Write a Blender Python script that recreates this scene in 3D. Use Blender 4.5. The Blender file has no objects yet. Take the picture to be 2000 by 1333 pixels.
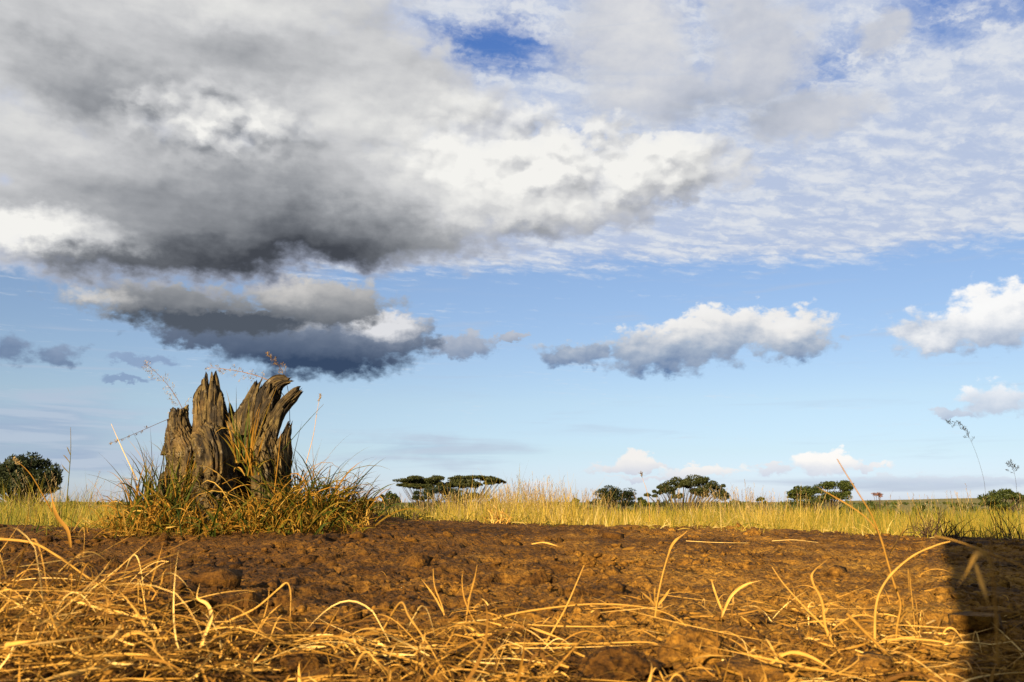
import bpy, bmesh, math, random
import numpy as np
from mathutils import Vector, Matrix, noise as mnoise

scene = bpy.context.scene
C = scene.collection
R = math.radians
PI = math.pi

# ------------------------------------------------------------------ camera
CAM_Z = 0.22
PITCH = R(10.4)
FPX = 1732.0                                  # focal length in photograph pixels (2000 wide)
cam_data = bpy.data.cameras.new('camera')
cam = bpy.data.objects.new('camera', cam_data)
C.objects.link(cam)
cam.location = (0, 0, CAM_Z)
cam.rotation_euler = (PI / 2 + PITCH, 0, 0)
cam_data.sensor_width = 36.0
cam_data.lens = 36.0 * FPX / 2000.0
cam_data.clip_start = 0.02
cam_data.clip_end = 20000.0
cam_data.dof.use_dof = True
cam_data.dof.focus_distance = 5.0
cam_data.dof.aperture_fstop = 12.0
scene.camera = cam

# ------------------------------------------------------------------ exposure, sun, sky
scene.view_settings.view_transform = 'Standard'
scene.view_settings.look = 'None'
scene.view_settings.gamma = 1.0
scene.view_settings.use_curve_mapping = False
EXPOSURE = 1.95
SKY_STRENGTH = 0.05
scene.view_settings.exposure = EXPOSURE
scene.cycles.use_denoising = True
scene.cycles.max_bounces = 6
scene.cycles.diffuse_bounces = 3
scene.cycles.transparent_max_bounces = 8

SUN_EL = R(19)
SUN_AZ = R(205)                               # clockwise from +Y (the view): behind the camera, to its left
sun_dir = Vector((math.sin(SUN_AZ) * math.cos(SUN_EL), math.cos(SUN_AZ) * math.cos(SUN_EL), math.sin(SUN_EL)))
sun_data = bpy.data.lights.new('sun', 'SUN')
sun_data.energy = 5.0
sun_data.angle = R(0.5)
sun_data.color = (1.0, 0.79, 0.50)
sun = bpy.data.objects.new('sun', sun_data)
C.objects.link(sun)
sun.rotation_euler = sun_dir.to_track_quat('Z', 'Y').to_euler()
sun.location = (-3, -5, 6)


def ray(px, py):
    """direction in the world of a point of the 2000 x 1333 photograph"""
    x = (px - 1000.0) / FPX
    y = (666.5 - py) / FPX
    c, s = math.cos(PITCH), math.sin(PITCH)
    return Vector((x, c - y * s, s + y * c))


def azel(px, py):
    d = ray(px, py).normalized()
    return math.degrees(math.atan2(d.x, d.y)), math.degrees(math.asin(d.z))


def s2l(c):
    c = c / 255.0
    return c / 12.92 if c <= 0.04045 else ((c + 0.055) / 1.055) ** 2.4


# ---- a small expression layer over shader nodes
class Tree:
    def __init__(self, tree):
        self.t = tree

    def node(self, kind, **kw):
        n = self.t.nodes.new(kind)
        for k, v in kw.items():
            setattr(n, k, v)
        return n

    def put(self, sock, v):
        if isinstance(v, E):
            self.t.links.new(v.s, sock)
        elif isinstance(v, bpy.types.NodeSocket):
            self.t.links.new(v, sock)
        else:
            sock.default_value = v

    def m(self, op, a, b=0.0, c=0.0, clamp=False):
        n = self.node('ShaderNodeMath', operation=op, use_clamp=clamp)
        self.put(n.inputs[0], a)
        self.put(n.inputs[1], b)
        self.put(n.inputs[2], c)
        return E(self, n.outputs[0])

    def vm(self, op, a, b=(0, 0, 0), c=(0, 0, 0), out=0):
        n = self.node('ShaderNodeVectorMath', operation=op)
        self.put(n.inputs[0], a)
        self.put(n.inputs[1], b)
        if op == 'MULTIPLY_ADD':
            self.put(n.inputs[2], c)
        return E(self, n.outputs[out])

    def xyz(self, x, y, z=0.0):
        n = self.node('ShaderNodeCombineXYZ')
        for i, v in enumerate((x, y, z)):
            self.put(n.inputs[i], v)
        return E(self, n.outputs[0])

    def sep(self, v):
        n = self.node('ShaderNodeSeparateXYZ')
        self.put(n.inputs[0], v)
        return [E(self, o) for o in n.outputs]

    def noise(self, vec, scale, detail=5.0, rough=0.55, lac=2.0, dist=0.0, dim='3D', col=False, kind='FBM'):
        n = self.node('ShaderNodeTexNoise', noise_dimensions=dim, noise_type=kind)
        self.put(n.inputs['Vector'], vec)
        n.inputs['Scale'].default_value = scale
        n.inputs['Detail'].default_value = detail
        n.inputs['Roughness'].default_value = rough
        n.inputs['Lacunarity'].default_value = lac
        n.inputs['Distortion'].default_value = dist
        return E(self, n.outputs[1 if col else 0])

    def voro(self, vec, scale, detail=0.0, rough=0.5, dim='3D', feature='F1', out='Distance', smooth=None, rnd=1.0):
        n = self.node('ShaderNodeTexVoronoi', voronoi_dimensions=dim, feature=feature)
        self.put(n.inputs['Vector'], vec)
        n.inputs['Scale'].default_value = scale
        if 'Detail' in n.inputs:
            n.inputs['Detail'].default_value = detail
            n.inputs['Roughness'].default_value = rough
        if smooth is not None:
            n.inputs['Smoothness'].default_value = smooth
        n.inputs['Randomness'].default_value = rnd
        return E(self, n.outputs[out])

    def step(self, v, lo, hi, a=0.0, b=1.0, kind='SMOOTHSTEP'):
        n = self.node('ShaderNodeMapRange', interpolation_type=kind)
        if kind == 'LINEAR':
            n.clamp = False                       # the ramps and mixes that follow clamp
        for i, x in enumerate((v, lo, hi, a, b)):
            self.put(n.inputs[i], x)
        return E(self, n.outputs[0])

    def lin(self, v, lo, hi, a=0.0, b=1.0):
        return self.step(v, lo, hi, a, b, 'LINEAR')

    def mix(self, f, a, b, blend='MIX'):
        n = self.node('ShaderNodeMix', data_type='RGBA', blend_type=blend)
        self.put(n.inputs[0], f)
        self.put(n.inputs[6], a if isinstance(a, (E, bpy.types.NodeSocket)) else tuple(a)[:3] + (1.0,))
        self.put(n.inputs[7], b if isinstance(b, (E, bpy.types.NodeSocket)) else tuple(b)[:3] + (1.0,))
        return E(self, n.outputs[2])

    def ramp(self, f, stops, mode='LINEAR'):
        n = self.node('ShaderNodeValToRGB')
        r = n.color_ramp
        r.interpolation = mode
        while len(r.elements) < len(stops):
            r.elements.new(0.5)
        for e, (p, c) in zip(r.elements, stops):
            e.position = p
            e.color = tuple(c)[:3] + (1.0,)
        self.put(n.inputs[0], f)
        return E(self, n.outputs[0])


class E:
    def __init__(self, t, s):
        self.t, self.s = t, s
    def __add__(self, o): return self.t.m('ADD', self, o)
    __radd__ = __add__
    def __mul__(self, o): return self.t.m('MULTIPLY', self, o)
    __rmul__ = __mul__
    def __sub__(self, o): return self.t.m('SUBTRACT', self, o)
    def __rsub__(self, o): return self.t.m('SUBTRACT', o, self)
    def __truediv__(self, o): return self.t.m('DIVIDE', self, o)
    def max(self, o): return self.t.m('MAXIMUM', self, o)
    def min(self, o): return self.t.m('MINIMUM', self, o)
    def clamp(self): return self.t.m('ADD', self, 0.0, clamp=True)


world = bpy.data.worlds.new('World')
scene.world = world
world.use_nodes = True
sky_group = bpy.data.node_groups.new('sky_colour', 'ShaderNodeTree')
sky_group.interface.new_socket('Color', in_out='OUTPUT', socket_type='NodeSocketColor')
wt = Tree(sky_group)
world.node_tree.nodes.clear()
world.cycles.sampling_method = 'MANUAL'
world.cycles.sample_map_resolution = 512

KSKY = 1.0 / (SKY_STRENGTH * 2 ** EXPOSURE)


def skycol(r, g, b):
    """radiance, in the sky's own units, of a colour as the photograph shows it"""
    return tuple(s2l(v) * KSKY for v in (r, g, b))


def build_sky():
    T = wt
    tc = T.node('ShaderNodeTexCoord')
    d = E(T, tc.outputs['Generated'])
    dx, dy, dz = T.sep(d)
    az = T.m('ARCTAN2', dx, dy) * (180 / PI)
    el = T.m('ARCSINE', dz) * (180 / PI)
    p = T.xyz(az, el)

    sky = T.node('ShaderNodeTexSky', sky_type='NISHITA')
    sky.sun_disc = False
    sky.sun_elevation = SUN_EL
    sky.sun_rotation = SUN_AZ
    sky.altitude = 900
    sky.air_density = 1.0
    sky.dust_density = 0.6
    sky.ozone_density = 2.0
    base = E(T, sky.outputs[0])
    # paler, milkier air low down and deeper blue above
    tint = T.ramp(T.lin(el, 0, 40), [(0.0, (.67, .76, 1.24)), (0.08, (.79, .80, .95)), (.16, (.98, .91, .92)), (.36, (1.08, 1.02, 1.06)), (0.62, (.80, .94, 1.22)), (1.0, (.38, .78, 1.6))])
    col = T.mix(1.0, base, tint, 'MULTIPLY')
    col = T.mix(1.0, col, (.622, .622, .622), 'MULTIPLY')

    # ---- shared turbulence
    q = T.vm('MULTIPLY', p, (1.0, 1.5, 1.0))
    w1 = T.noise(q, 0.16, 4, 0.55, dim='2D', col=True)
    w1 = T.vm('SUBTRACT', w1, (0.5, 0.5, 0.5))
    pw = T.vm('MULTIPLY_ADD', w1, (5.0, 2.8, 0), p)               # slow, large warp
    w2 = T.noise(q, 0.75, 6, 0.6, dim='2D', col=True)
    w2 = T.vm('SUBTRACT', w2, (0.5, 0.5, 0.5))
    pf = T.vm('MULTIPLY_ADD', w2, (2.6, 1.5, 0), p)               # small curls
    pwf = T.vm('MULTIPLY_ADD', w2, (2.4, 1.4, 0), pw)
    p2, pw2, pf2, pwf2 = (az, el), T.sep(pw)[:2], T.sep(pf)[:2], T.sep(pwf)[:2]
    up = T.vm('ADD', q, (-0.25, 0.55, 0.0))
    bill = T.voro(T.vm('MULTIPLY_ADD', w2, (.9, .9, 0), q), 0.62, 3.0, 0.5, dim='2D', feature='SMOOTH_F1', smooth=0.35)
    bill_up = T.voro(T.vm('MULTIPLY_ADD', w2, (.9, .9, 0), up), 0.62, 3.0, 0.5, dim='2D', feature='SMOOTH_F1', smooth=0.35)
    n_f = T.noise(q, 0.9, 7, 0.58, dim='2D')
    n_up = T.noise(up, 0.9, 7, 0.58, dim='2D')
    n_s = T.noise(T.vm('MULTIPLY', p, (0.35, 1.4, 1)), 0.28, 5, 0.55, dim='2D')
    emb = (n_f - n_up) * 0.75 + (bill_up - bill) * 0.22           # lit tops, shaded undersides
    ql = T.vm('MULTIPLY_ADD', w1, (3.0, 3.0, 0), q)
    n_l = T.noise(ql, 0.27, 6, 0.50, dim='2D')
    n_lu = T.noise(T.vm('ADD', ql, (-0.5, 1.15, 0)), 0.27, 6, 0.50, dim='2D')
    emb_l = n_l - n_lu
    qb = T.vm('MULTIPLY_ADD', w2, (1.3, 1.3, 0), q)
    b_l = T.voro(qb, 0.30, 2.5, 0.45, dim='2D', feature='SMOOTH_F1', smooth=0.5)
    b_lu = T.voro(T.vm('ADD', qb, (-0.3, 0.8, 0)), 0.30, 2.5, 0.45, dim='2D', feature='SMOOTH_F1', smooth=0.5)
    emb_b = b_lu - b_l

    def size(px, py, rx, ry):
        a0, e0 = azel(px - rx, py)
        a1, e1 = azel(px + rx, py)
        _, f0 = azel(px, py - ry)
        _, f1 = azel(px, py + ry)
        return abs(a1 - a0) / 2, abs(f1 - f0) / 2

    def blob(pos, px, py, rx, ru, rd=None):
        """1 at the centre, 0 on the rim; ru above the centre, rd below"""
        a, e = azel(px, py)
        sx, su = size(px, py, rx, ru)
        X, Y = pos
        x = T.m('MULTIPLY_ADD', X, 1 / sx, -a / sx)
        y = T.m('MULTIPLY_ADD', Y, 1 / su, -e / su)
        if rd is not None and rd != ru:
            _, sd = size(px, py, rx, rd)
            y = y.max(T.m('MULTIPLY_ADD', Y, -1 / sd, e / sd))
        return 1.0 - T.m('SQRT', T.m('MULTIPLY_ADD', y, y, x * x))

    def union(pos, blobs):
        f = None
        for b in blobs:
            g = blob(pos, *b)
            f = g if f is None else f.max(g)
        return f

    def hump(pos, px, py, rx, ry):
        return T.step(blob(pos, px, py, rx, ry), 0.0, 1.0)

    def lay(colr, alpha, over):
        return T.mix(alpha, colr, over)

    # ---- pale high veil, ribbed, with blue gaps
    zc = dz.max(0.03)
    planar = T.xyz(dx / zc, dy / zc)
    rot = T.node('ShaderNodeVectorRotate', rotation_type='Z_AXIS')
    T.put(rot.inputs['Vector'], planar)
    rot.inputs['Angle'].default_value = R(-28)
    vq = T.vm('MULTIPLY', E(T, rot.outputs[0]), (1.0, 1.9, 1.0))
    v_a = T.noise(vq, 2.6, 7, 0.62, dim='2D', dist=0.35)
    v_b = T.noise(vq, 7.5, 5, 0.6, dim='2D', dist=0.6)
    v_d = T.voro(T.vm('MULTIPLY_ADD', w2, (.25, .25, 0), vq), 6.0, 2.0, 0.5, dim='2D', feature='SMOOTH_F1', smooth=.6)
    v_c = T.noise(planar, 0.9, 3, 0.5, dim='2D')
    veil = v_a * 0.45 + v_b * 0.13 + v_c * 0.42 + (0.45 - v_d) * 0.20 - 0.50
    cover = T.step(el, 13.2, 17.0) * 0.55 - 0.27
    cover = cover + hump(pw2, 1650, 350, 760, 200) * 0.24 + hump(pw2, 1750, 60, 420, 130) * 0.02
    cover = cover - hump(pw2, 960, 80, 250, 115) * 0.50 - hump(pw2, 1960, 0, 380, 150) * 0.26 - hump(pw2, 1640, 130, 230, 100) * 0.24
    cover = cover - hump(pw2, 1480, 450, 330, 45) * 0.10 - hump(pw2, 960, 290, 70, 60) * 0.2 - hump(pw2, 1250, 20, 160, 70) * 0.1
    va = T.step(veil + cover, -0.26, 0.16)
    vcol = T.mix(T.step(v_a * 0.5 + v_b * 0.4 + (.45 - v_d) * .30, 0.22, 0.58), skycol(188, 200, 224), skycol(226, 229, 234))
    col = lay(col, va * 0.92, vcol)

    # ---- soft grey-white heaps in the veil
    f = union(pwf2, [(1225, 60, 150, 170, 190), (1300, 190, 210, 90, 80), (1470, 110, 150, 190, 130), (1560, 230, 170, 70, 50), (1740, 70, 80, 50, 50)]) + (n_l - 0.5) * 0.5 + (n_f - 0.5) * 0.3
    la = T.step(f, -0.05, 0.62) * 0.92
    ls = 0.55 + emb_l * 0.35 + emb * 0.2 + hump(pw2, 1260, 40, 150, 140) * 0.3 - hump(pw2, 1420, 220, 260, 90) * 0.42 + hump(pw2, 1230, 180, 90, 90) * 0.15
    col = lay(col, la, T.ramp(ls, [(0.0, skycol(160, 168, 184)), (0.5, skycol(196, 200, 210)), (1.0, skycol(230, 229, 228))]))

    # ---- low streaks of distant cloud
    st = T.noise(T.vm('MULTIPLY', p, (0.10, 1.25, 1)), 1.0, 5, 0.55, dim='2D', dist=0.4)
    sa = hump(pw2, 20, 840, 620, 130) * 0.5 + hump(pw2, 860, 885, 360, 45) * 0.34 + hump(p2, 200, 905, 500, 40) * 0.25 + hump(p2, 1750, 945, 500, 28) * 0.35
    col = lay(col, T.step(st + sa, 0.55, 1.05) * 0.72, T.mix(T.step(st, .4, .6), skycol(148, 166, 198), skycol(182, 194, 214)))

    # ---- the separate cumulus, each: blobs, lit colour, base colour, base line, shading
    def cumulus(blobs, y_top, y_base, lit, base, pos=pf2, edge=0.34, rag=0.8, contrast=1.0, humps=(), opacity=1.0, glow=None, lift=0.0):
        f = union(pos, blobs) + (n_f - 0.5) * rag * 0.75 + (n_l - 0.5) * rag * 0.35 + (0.42 - bill) * rag * 0.45
        a = T.step(f, -0.08, T.step(el, azel(1000, y_base)[1], azel(1000, y_top)[1], edge + 0.05, edge - 0.13)) * opacity
        _, e_t = azel(1000, y_top)
        _, e_b = azel(1000, y_base)
        h = T.lin(el, e_b, e_t) + lift
        h = h + emb * 0.38 * contrast + emb_l * 0.6 * contrast + (n_s - 0.5) * 0.2
        for hx in humps:
            h = h + hump(pos, *hx[:4]) * hx[4]
        sh = T.lin(h, 0.0, 1.5)
        mid = tuple(0.5 * (x + y) for x, y in zip(lit, base))
        top = glow or lit
        c = T.ramp(sh, [(0.0, skycol(*base)), (0.28, skycol(*mid)), (0.60, skycol(*lit)), (1.0, skycol(*top))])
        return a, c

    clouds = [
        # faint dark scraps on the left
        lambda: cumulus([(15, 685, 80, 42, 34), (118, 695, 62, 26, 26)], 600, 730, (170, 183, 205), (108, 128, 160), rag=.8, edge=.5, opacity=.85),
        lambda: cumulus([(275, 703, 78, 17, 15), (245, 742, 62, 11, 10)], 650, 760, (150, 168, 198), (120, 142, 180), rag=.6, opacity=.65),
        # small dark one right of the hanging cloud
        lambda: cumulus([(900, 680, 80, 38, 24), (995, 662, 40, 12, 10)], 640, 712, (186, 192, 204), (104, 126, 160), rag=.7, opacity=.95),
        # hanging cloud, lower storey
        lambda: cumulus([(430, 655, 170, 42, 38), (620, 680, 250, 78, 72), (765, 655, 110, 56, 58)], 618, 742, (122, 134, 154), (56, 74, 102), glow=(222, 223, 227), contrast=.4, rag=.55,
                humps=[(752, 640, 125, 55, .95), (590, 635, 80, 30, .5), (640, 735, 250, 60, -.6)]),
        # hanging cloud, upper storey
        lambda: cumulus([(330, 590, 245, 44, 48), (620, 596, 185, 62, 52), (430, 625, 240, 30, 34)], 530, 655, (206, 204, 202), (82, 90, 102), contrast=.45, rag=.55,
                humps=[(170, 580, 150, 40, .65), (180, 625, 90, 28, .4), (560, 575, 110, 40, .3), (450, 645, 260, 42, -.6)]),
        # long cloud right of the middle
        lambda: cumulus([(1130, 692, 110, 26, 32), (1300, 690, 175, 66, 52), (1400, 660, 150, 72, 52), (1545, 662, 112, 76, 52)], 606, 742, (236, 235, 234), (92, 122, 164), contrast=1.0, lift=.06, glow=(250, 249, 247),
                humps=[(1530, 640, 110, 50, .25), (1330, 640, 120, 50, .12), (1120, 690, 110, 60, -.1)]),
        # white heap at the right edge
        lambda: cumulus([(1955, 632, 120, 100, 66), (1840, 655, 140, 58, 46), (2090, 630, 170, 120, 80)], 560, 715, (248, 248, 248), (126, 148, 182), contrast=.9, lift=.22, glow=(255, 255, 254),
                humps=[(1930, 610, 170, 80, .35), (1800, 665, 110, 40, .45)]),
        lambda: cumulus([(1945, 788, 95, 50, 34), (2060, 780, 110, 60, 40), (1860, 808, 60, 14, 12)], 752, 825, (248, 249, 251), (158, 178, 206), contrast=.8, opacity=.95, lift=.30),
        # small white ones on the horizon
        lambda: cumulus([(1240, 905, 42, 26, 16), (1230, 916, 105, 13, 9)], 884, 925, (246, 242, 238), (196, 204, 222), rag=.55, contrast=.6, opacity=.95, lift=.3),
        lambda: cumulus([(1370, 922, 100, 15, 12), (1280, 934, 110, 7, 6)], 905, 936, (246, 243, 240), (202, 210, 226), rag=.55, contrast=.6, opacity=.95, lift=.3),
        lambda: cumulus([(1510, 918, 48, 14, 12)], 900, 934, (240, 238, 238), (206, 212, 228), rag=.5, contrast=.4, opacity=.85),
        lambda: cumulus([(1610, 912, 72, 34, 20), (1640, 900, 46, 26, 18), (1680, 914, 70, 12, 8)], 880, 934, (253, 250, 246), (176, 192, 220), rag=.7, contrast=.7, lift=.3, glow=(255, 254, 252)),
        lambda: cumulus([(1760, 938, 120, 12, 8), (1900, 940, 130, 12, 8)], 920, 950, (230, 232, 238), (196, 208, 226), rag=.5, contrast=.4, opacity=.6),
        lambda: cumulus([(1045, 948, 50, 10, 10)], 936, 958, (236, 236, 236), (206, 214, 226), rag=.5, contrast=.4, opacity=.8),
    ]
    for make in clouds:                                           # each is laid on at once: few values kept at a time
        a, c = make()
        col = lay(col, a, c)

    # ---- the great cloud overhead: an under edge and an outer edge
    big = [(250, 430, 640, 330, 138), (600, 410, 540, 260, 146), (980, 360, 420, 170, 130), (1270, 325, 235, 85, 95),
           (300, 100, 760, 500, 300), (700, 180, 400, 200, 200), (-600, 300, 620, 900, 255), (300, -500, 1100, 560, 500)]
    f = union(pwf2, big)
    f = f - hump(pw2, 945, 90, 215, 115) * 0.50 - hump(pw2, 960, 285, 70, 48) * 0.20 - hump(p2, 8, 352, 42, 34) * 0.5
    f = f - hump(pwf2, 470, 135, 260, 50) * 0.10 - hump(pw2, 1420, 190, 300, 130) * .16
    billow = hump(p2, 1150, 290, 620, 230).max(hump(p2, 420, 240, 330, 130))         # where it piles up in heads
    f = f + (n_l - 0.5) * 0.34 + (n_f - 0.5) * 0.20 + (0.42 - bill) * 0.10 + (0.46 - b_l) * billow * 0.42
    ba = T.step(f, -0.04, 0.24 - billow * 0.12)
    sh = 0.66 + emb_l * (0.17 + billow * 0.24) + emb_b * billow * 0.74 + emb * 0.05 + (n_s - 0.5) * 0.30
    for x, y, rx, ry, k in [
            (450, 545, 760, 104, -.56), (650, 505, 280, 80, -.14), (430, 470, 640, 125, -.26), (700, 490, 340, 120, -.22), (480, 380, 440, 140, -.22), (190, 165, 280, 130, -.26), (420, 95, 380, 90, -.12),
            (720, 440, 280, 80, -.08), (1080, 480, 340, 70, -.36), (1330, 415, 230, 50, -.26), (200, 350, 260, 80, -.07),
            (10, 440, 400, 58, .66), (-10, 520, 180, 46, .50), (60, 250, 200, 90, .08), (430, 10, 300, 70, .10), (350, 215, 110, 60, .26), (480, 215, 90, 60, .12),
            (1000, 330, 320, 130, .32), (1290, 290, 290, 95, .33), (930, 380, 150, 60, .10), (1080, 220, 170, 60, .18), (620, 200, 160, 90, .08), (800, 240, 260, 110, .10)]:
        sh = sh + hump(pwf2, x, y, rx, ry) * k
    bc = T.ramp(sh, [(0.0, skycol(68, 72, 80)), (0.2, skycol(106, 110, 117)), (0.42, skycol(152, 155, 160)), (0.66, skycol(202, 203, 205)), (0.95, skycol(244, 243, 239))], 'LINEAR')
    # thin lavender rims where it frays against the blue
    bc = T.mix(T.step(f, 0.42, 0.08) * (0.55 - billow * .45), bc, skycol(190, 199, 222))

    col = lay(col, ba, bc)

    go = T.node('NodeGroupOutput')
    T.put(go.inputs[0], col)
    W = Tree(world.node_tree)
    g = W.node('ShaderNodeGroup')
    g.node_tree = sky_group
    bg = W.node('ShaderNodeBackground')
    W.put(bg.inputs[0], g.outputs[0])
    bg.inputs[1].default_value = SKY_STRENGTH
    out = W.node('ShaderNodeOutputWorld')
    W.put(out.inputs[0], bg.outputs[0])


build_sky()

# ================================================================== helpers
rng = np.random.default_rng(7)


def at(px, py, Y):
    """the point at depth Y seen at a place of the photograph"""
    r = ray(px, py)
    return Vector((0, 0, CAM_Z)) + r * (Y / r.y)


def _hash(ix, iy, iz, seed):
    n = (ix.astype(np.int64) * 374761393 + iy.astype(np.int64) * 668265263 + iz.astype(np.int64) * 1440662683 + seed * 974634777) & 0xFFFFFFFF
    n = ((n ^ (n >> 13)) * 1274126177) & 0xFFFFFFFF
    n = ((n ^ (n >> 16)) * 2246822519) & 0xFFFFFFFF
    return ((n ^ (n >> 15)) & 0xFFFFFF) / float(0xFFFFFF) * 2 - 1


def vnoise(x, y, z=None, seed=0):
    x = np.asarray(x, float); y = np.asarray(y, float)
    z = np.zeros_like(x) if z is None else np.asarray(z, float) + np.zeros_like(x)
    ix, iy, iz = np.floor(x), np.floor(y), np.floor(z)
    fx, fy, fz = x - ix, y - iy, z - iz
    ux, uy, uz = (f * f * f * (f * (f * 6 - 15) + 10) for f in (fx, fy, fz))
    out = 0
    flat = not np.any(fz) and not np.any(iz)
    for dz in ((0,) if flat else (0, 1)):
        wz = 1.0 if flat else (uz if dz else 1 - uz)
        for dy in (0, 1):
            wy = uy if dy else 1 - uy
            for dx in (0, 1):
                wx = ux if dx else 1 - ux
                out = out + _hash(ix + dx, iy + dy, iz + dz, seed) * wx * wy * wz
    return out


def fbm(x, y, z=None, oct=4, gain=0.5, seed=0):
    a, t, f = 1.0, 0.0, 1.0
    for k in range(oct):
        t = t + a * vnoise(np.asarray(x) * f + k * 17.3, np.asarray(y) * f - k * 9.1, None if z is None else np.asarray(z) * f, seed + k)
        a *= gain; f *= 2.03
    return t


def sstep(a, b, x):
    t = np.clip((np.asarray(x, float) - a) / (b - a), 0, 1)
    return t * t * (3 - 2 * t)


def mesh_np(name, verts, quads=None, tris=None, attrs=None, smooth=True):
    me = bpy.data.meshes.new(name)
    verts = np.asarray(verts, np.float32).reshape(-1, 3)
    loops, starts = [], []
    off = 0
    for f, k in ((quads, 4), (tris, 3)):
        if f is not None and len(f):
            f = np.asarray(f, np.int32).reshape(-1, k)
            loops.append(f.ravel())
            starts.append(off + np.arange(len(f), dtype=np.int32) * k)
            off += f.size
    loops = np.concatenate(loops); starts = np.concatenate(starts)
    me.vertices.add(len(verts)); me.vertices.foreach_set('co', verts.ravel())
    me.loops.add(len(loops)); me.loops.foreach_set('vertex_index', loops)
    me.polygons.add(len(starts)); me.polygons.foreach_set('loop_start', starts)
    me.update(calc_edges=True)
    me.validate()
    if smooth:
        me.polygons.foreach_set('use_smooth', np.ones(len(me.polygons), bool))
    for k, v in (attrs or {}).items():
        v = np.asarray(v, np.float32)
        if v.ndim == 1:
            a = me.attributes.new(k, 'FLOAT', 'POINT'); a.data.foreach_set('value', v)
        else:
            a = me.attributes.new(k, 'FLOAT_VECTOR', 'POINT'); a.data.foreach_set('vector', v.ravel())
    return me


def link(name, me, mat, parent=None):
    o = bpy.data.objects.new(name, me)
    C.objects.link(o)
    if mat is not None and not me.materials:
        me.materials.append(mat)
    if parent is not None:
        o.parent = parent
    return o


def tag(o, label=None, cat=None, group=None, kind=None):
    for k, v in (('label', label), ('category', cat), ('group', group), ('kind', kind)):
        if v:
            o[k] = v
    return o


def thing(name, label, cat, loc, group=None):
    o = bpy.data.objects.new(name, None)
    o.empty_display_size = 0.1
    o.location = loc
    C.objects.link(o)
    return tag(o, label, cat, group)


def shift(a, loc):
    return np.asarray(a) - np.array(loc)[None, :]


# ---- sweeps: many paths at once -> ribbons with a folded midrib, or thin tubes
def norm(v):
    return v / np.maximum(np.linalg.norm(v, axis=-1, keepdims=True), 1e-9)


def frames(P, ref):
    T = norm(np.gradient(P, axis=1))
    S = norm(np.cross(T, ref[:, None, :]))
    N = np.cross(S, T)
    return T, S, N


def ribbons(P, W, ref, fold=0.35, tint=None, along=True, twist=None):
    """P (n,m,3) paths, W (n,m) half widths, ref (n,3): a folded leaf along each path"""
    n, m, _ = P.shape
    T, S, N = frames(P, ref)
    if twist is not None:
        a = twist[..., None]
        S, N = S * np.cos(a) + N * np.sin(a), N * np.cos(a) - S * np.sin(a)
    V = np.stack([P - S * W[..., None], P - N * (W * fold)[..., None], P + S * W[..., None]], 2)
    idx = np.arange(n * m * 3).reshape(n, m, 3)
    q = np.stack([idx[:, :-1, :-1], idx[:, :-1, 1:], idx[:, 1:, 1:], idx[:, 1:, :-1]], -1).reshape(-1, 4)
    tn = np.repeat(tint if tint is not None else rng.random(n), m * 3)
    al = np.tile(np.repeat(np.linspace(0, 1, m), 3), n)
    return V.reshape(-1, 3), q, tn, al


def tubes(P, Rd, sides=3, tint=None):
    n, m, _ = P.shape
    ref = np.tile(np.array([[0.31, 0.77, 0.12]]), (n, 1))
    T, S, N = frames(P, ref)
    a = np.arange(sides) / sides * 2 * PI
    V = P[:, :, None, :] + Rd[:, :, None, None] * (S[:, :, None, :] * np.cos(a)[None, None, :, None] + N[:, :, None, :] * np.sin(a)[None, None, :, None])
    idx = np.arange(n * m * sides).reshape(n, m, sides)
    nx = np.roll(idx, -1, 2)
    q = np.stack([idx[:, :-1], nx[:, :-1], nx[:, 1:], idx[:, 1:]], -1).reshape(-1, 4)
    tn = np.repeat(tint if tint is not None else rng.random(n), m * sides)
    al = np.tile(np.repeat(np.linspace(0, 1, m), sides), n)
    return V.reshape(-1, 3), q, tn, al


class Pile:
    """collects swept pieces, links them as one mesh"""
    def __init__(self):
        self.v, self.q, self.t, self.a, self.n = [], [], [], [], 0

    def add(self, piece):
        v, q, t, a = piece
        self.v.append(v); self.q.append(q + self.n); self.t.append(t); self.a.append(a)
        self.n += len(v)
        return self

    def build(self, name, mat, parent=None, origin=None, smooth=True):
        v = np.concatenate(self.v)
        if origin is not None:
            v = v - np.array(origin)[None, :]
        me = mesh_np(name, v, np.concatenate(self.q), attrs={'tint': np.concatenate(self.t), 'along': np.concatenate(self.a)}, smooth=smooth)
        o = link(name, me, mat, parent)
        if origin is not None and parent is None:
            o.location = origin
        return o


def leaf_paths(root, length, heading, lean, curl, m=7, drift=0.0, power=1.4):
    """blades that rise and lean over; lean, curl in radians from the vertical"""
    n = len(root)
    s = np.linspace(0, 1, m)
    th = lean[:, None] + curl[:, None] * s[None, :] ** power
    hd = heading[:, None] + np.asarray(drift).reshape(-1, 1) * s[None, :]
    ds = (length / (m - 1))[:, None]
    d = np.stack([np.sin(th) * np.sin(hd), np.sin(th) * np.cos(hd), np.cos(th)], -1) * ds[..., None]
    P = np.zeros((n, m, 3))
    P[:, 0] = root
    P[:, 1:] = root[:, None, :] + np.cumsum(0.5 * (d[:, 1:] + d[:, :-1]), 1)
    ref = np.stack([np.sin(heading), np.cos(heading), np.zeros(n)], -1) + 0.25 * rng.normal(size=(n, 3))
    return P, ref


def taper(n, m, w, base=0.75, peak=0.3):
    s = np.linspace(0, 1, m)
    prof = (base + (1 - base) * np.clip(s / peak, 0, 1)) * (1 - np.clip((s - peak) / (1 - peak), 0, 1) ** 1.6) + 0.03
    return np.asarray(w)[:, None] * prof[None, :]


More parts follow.
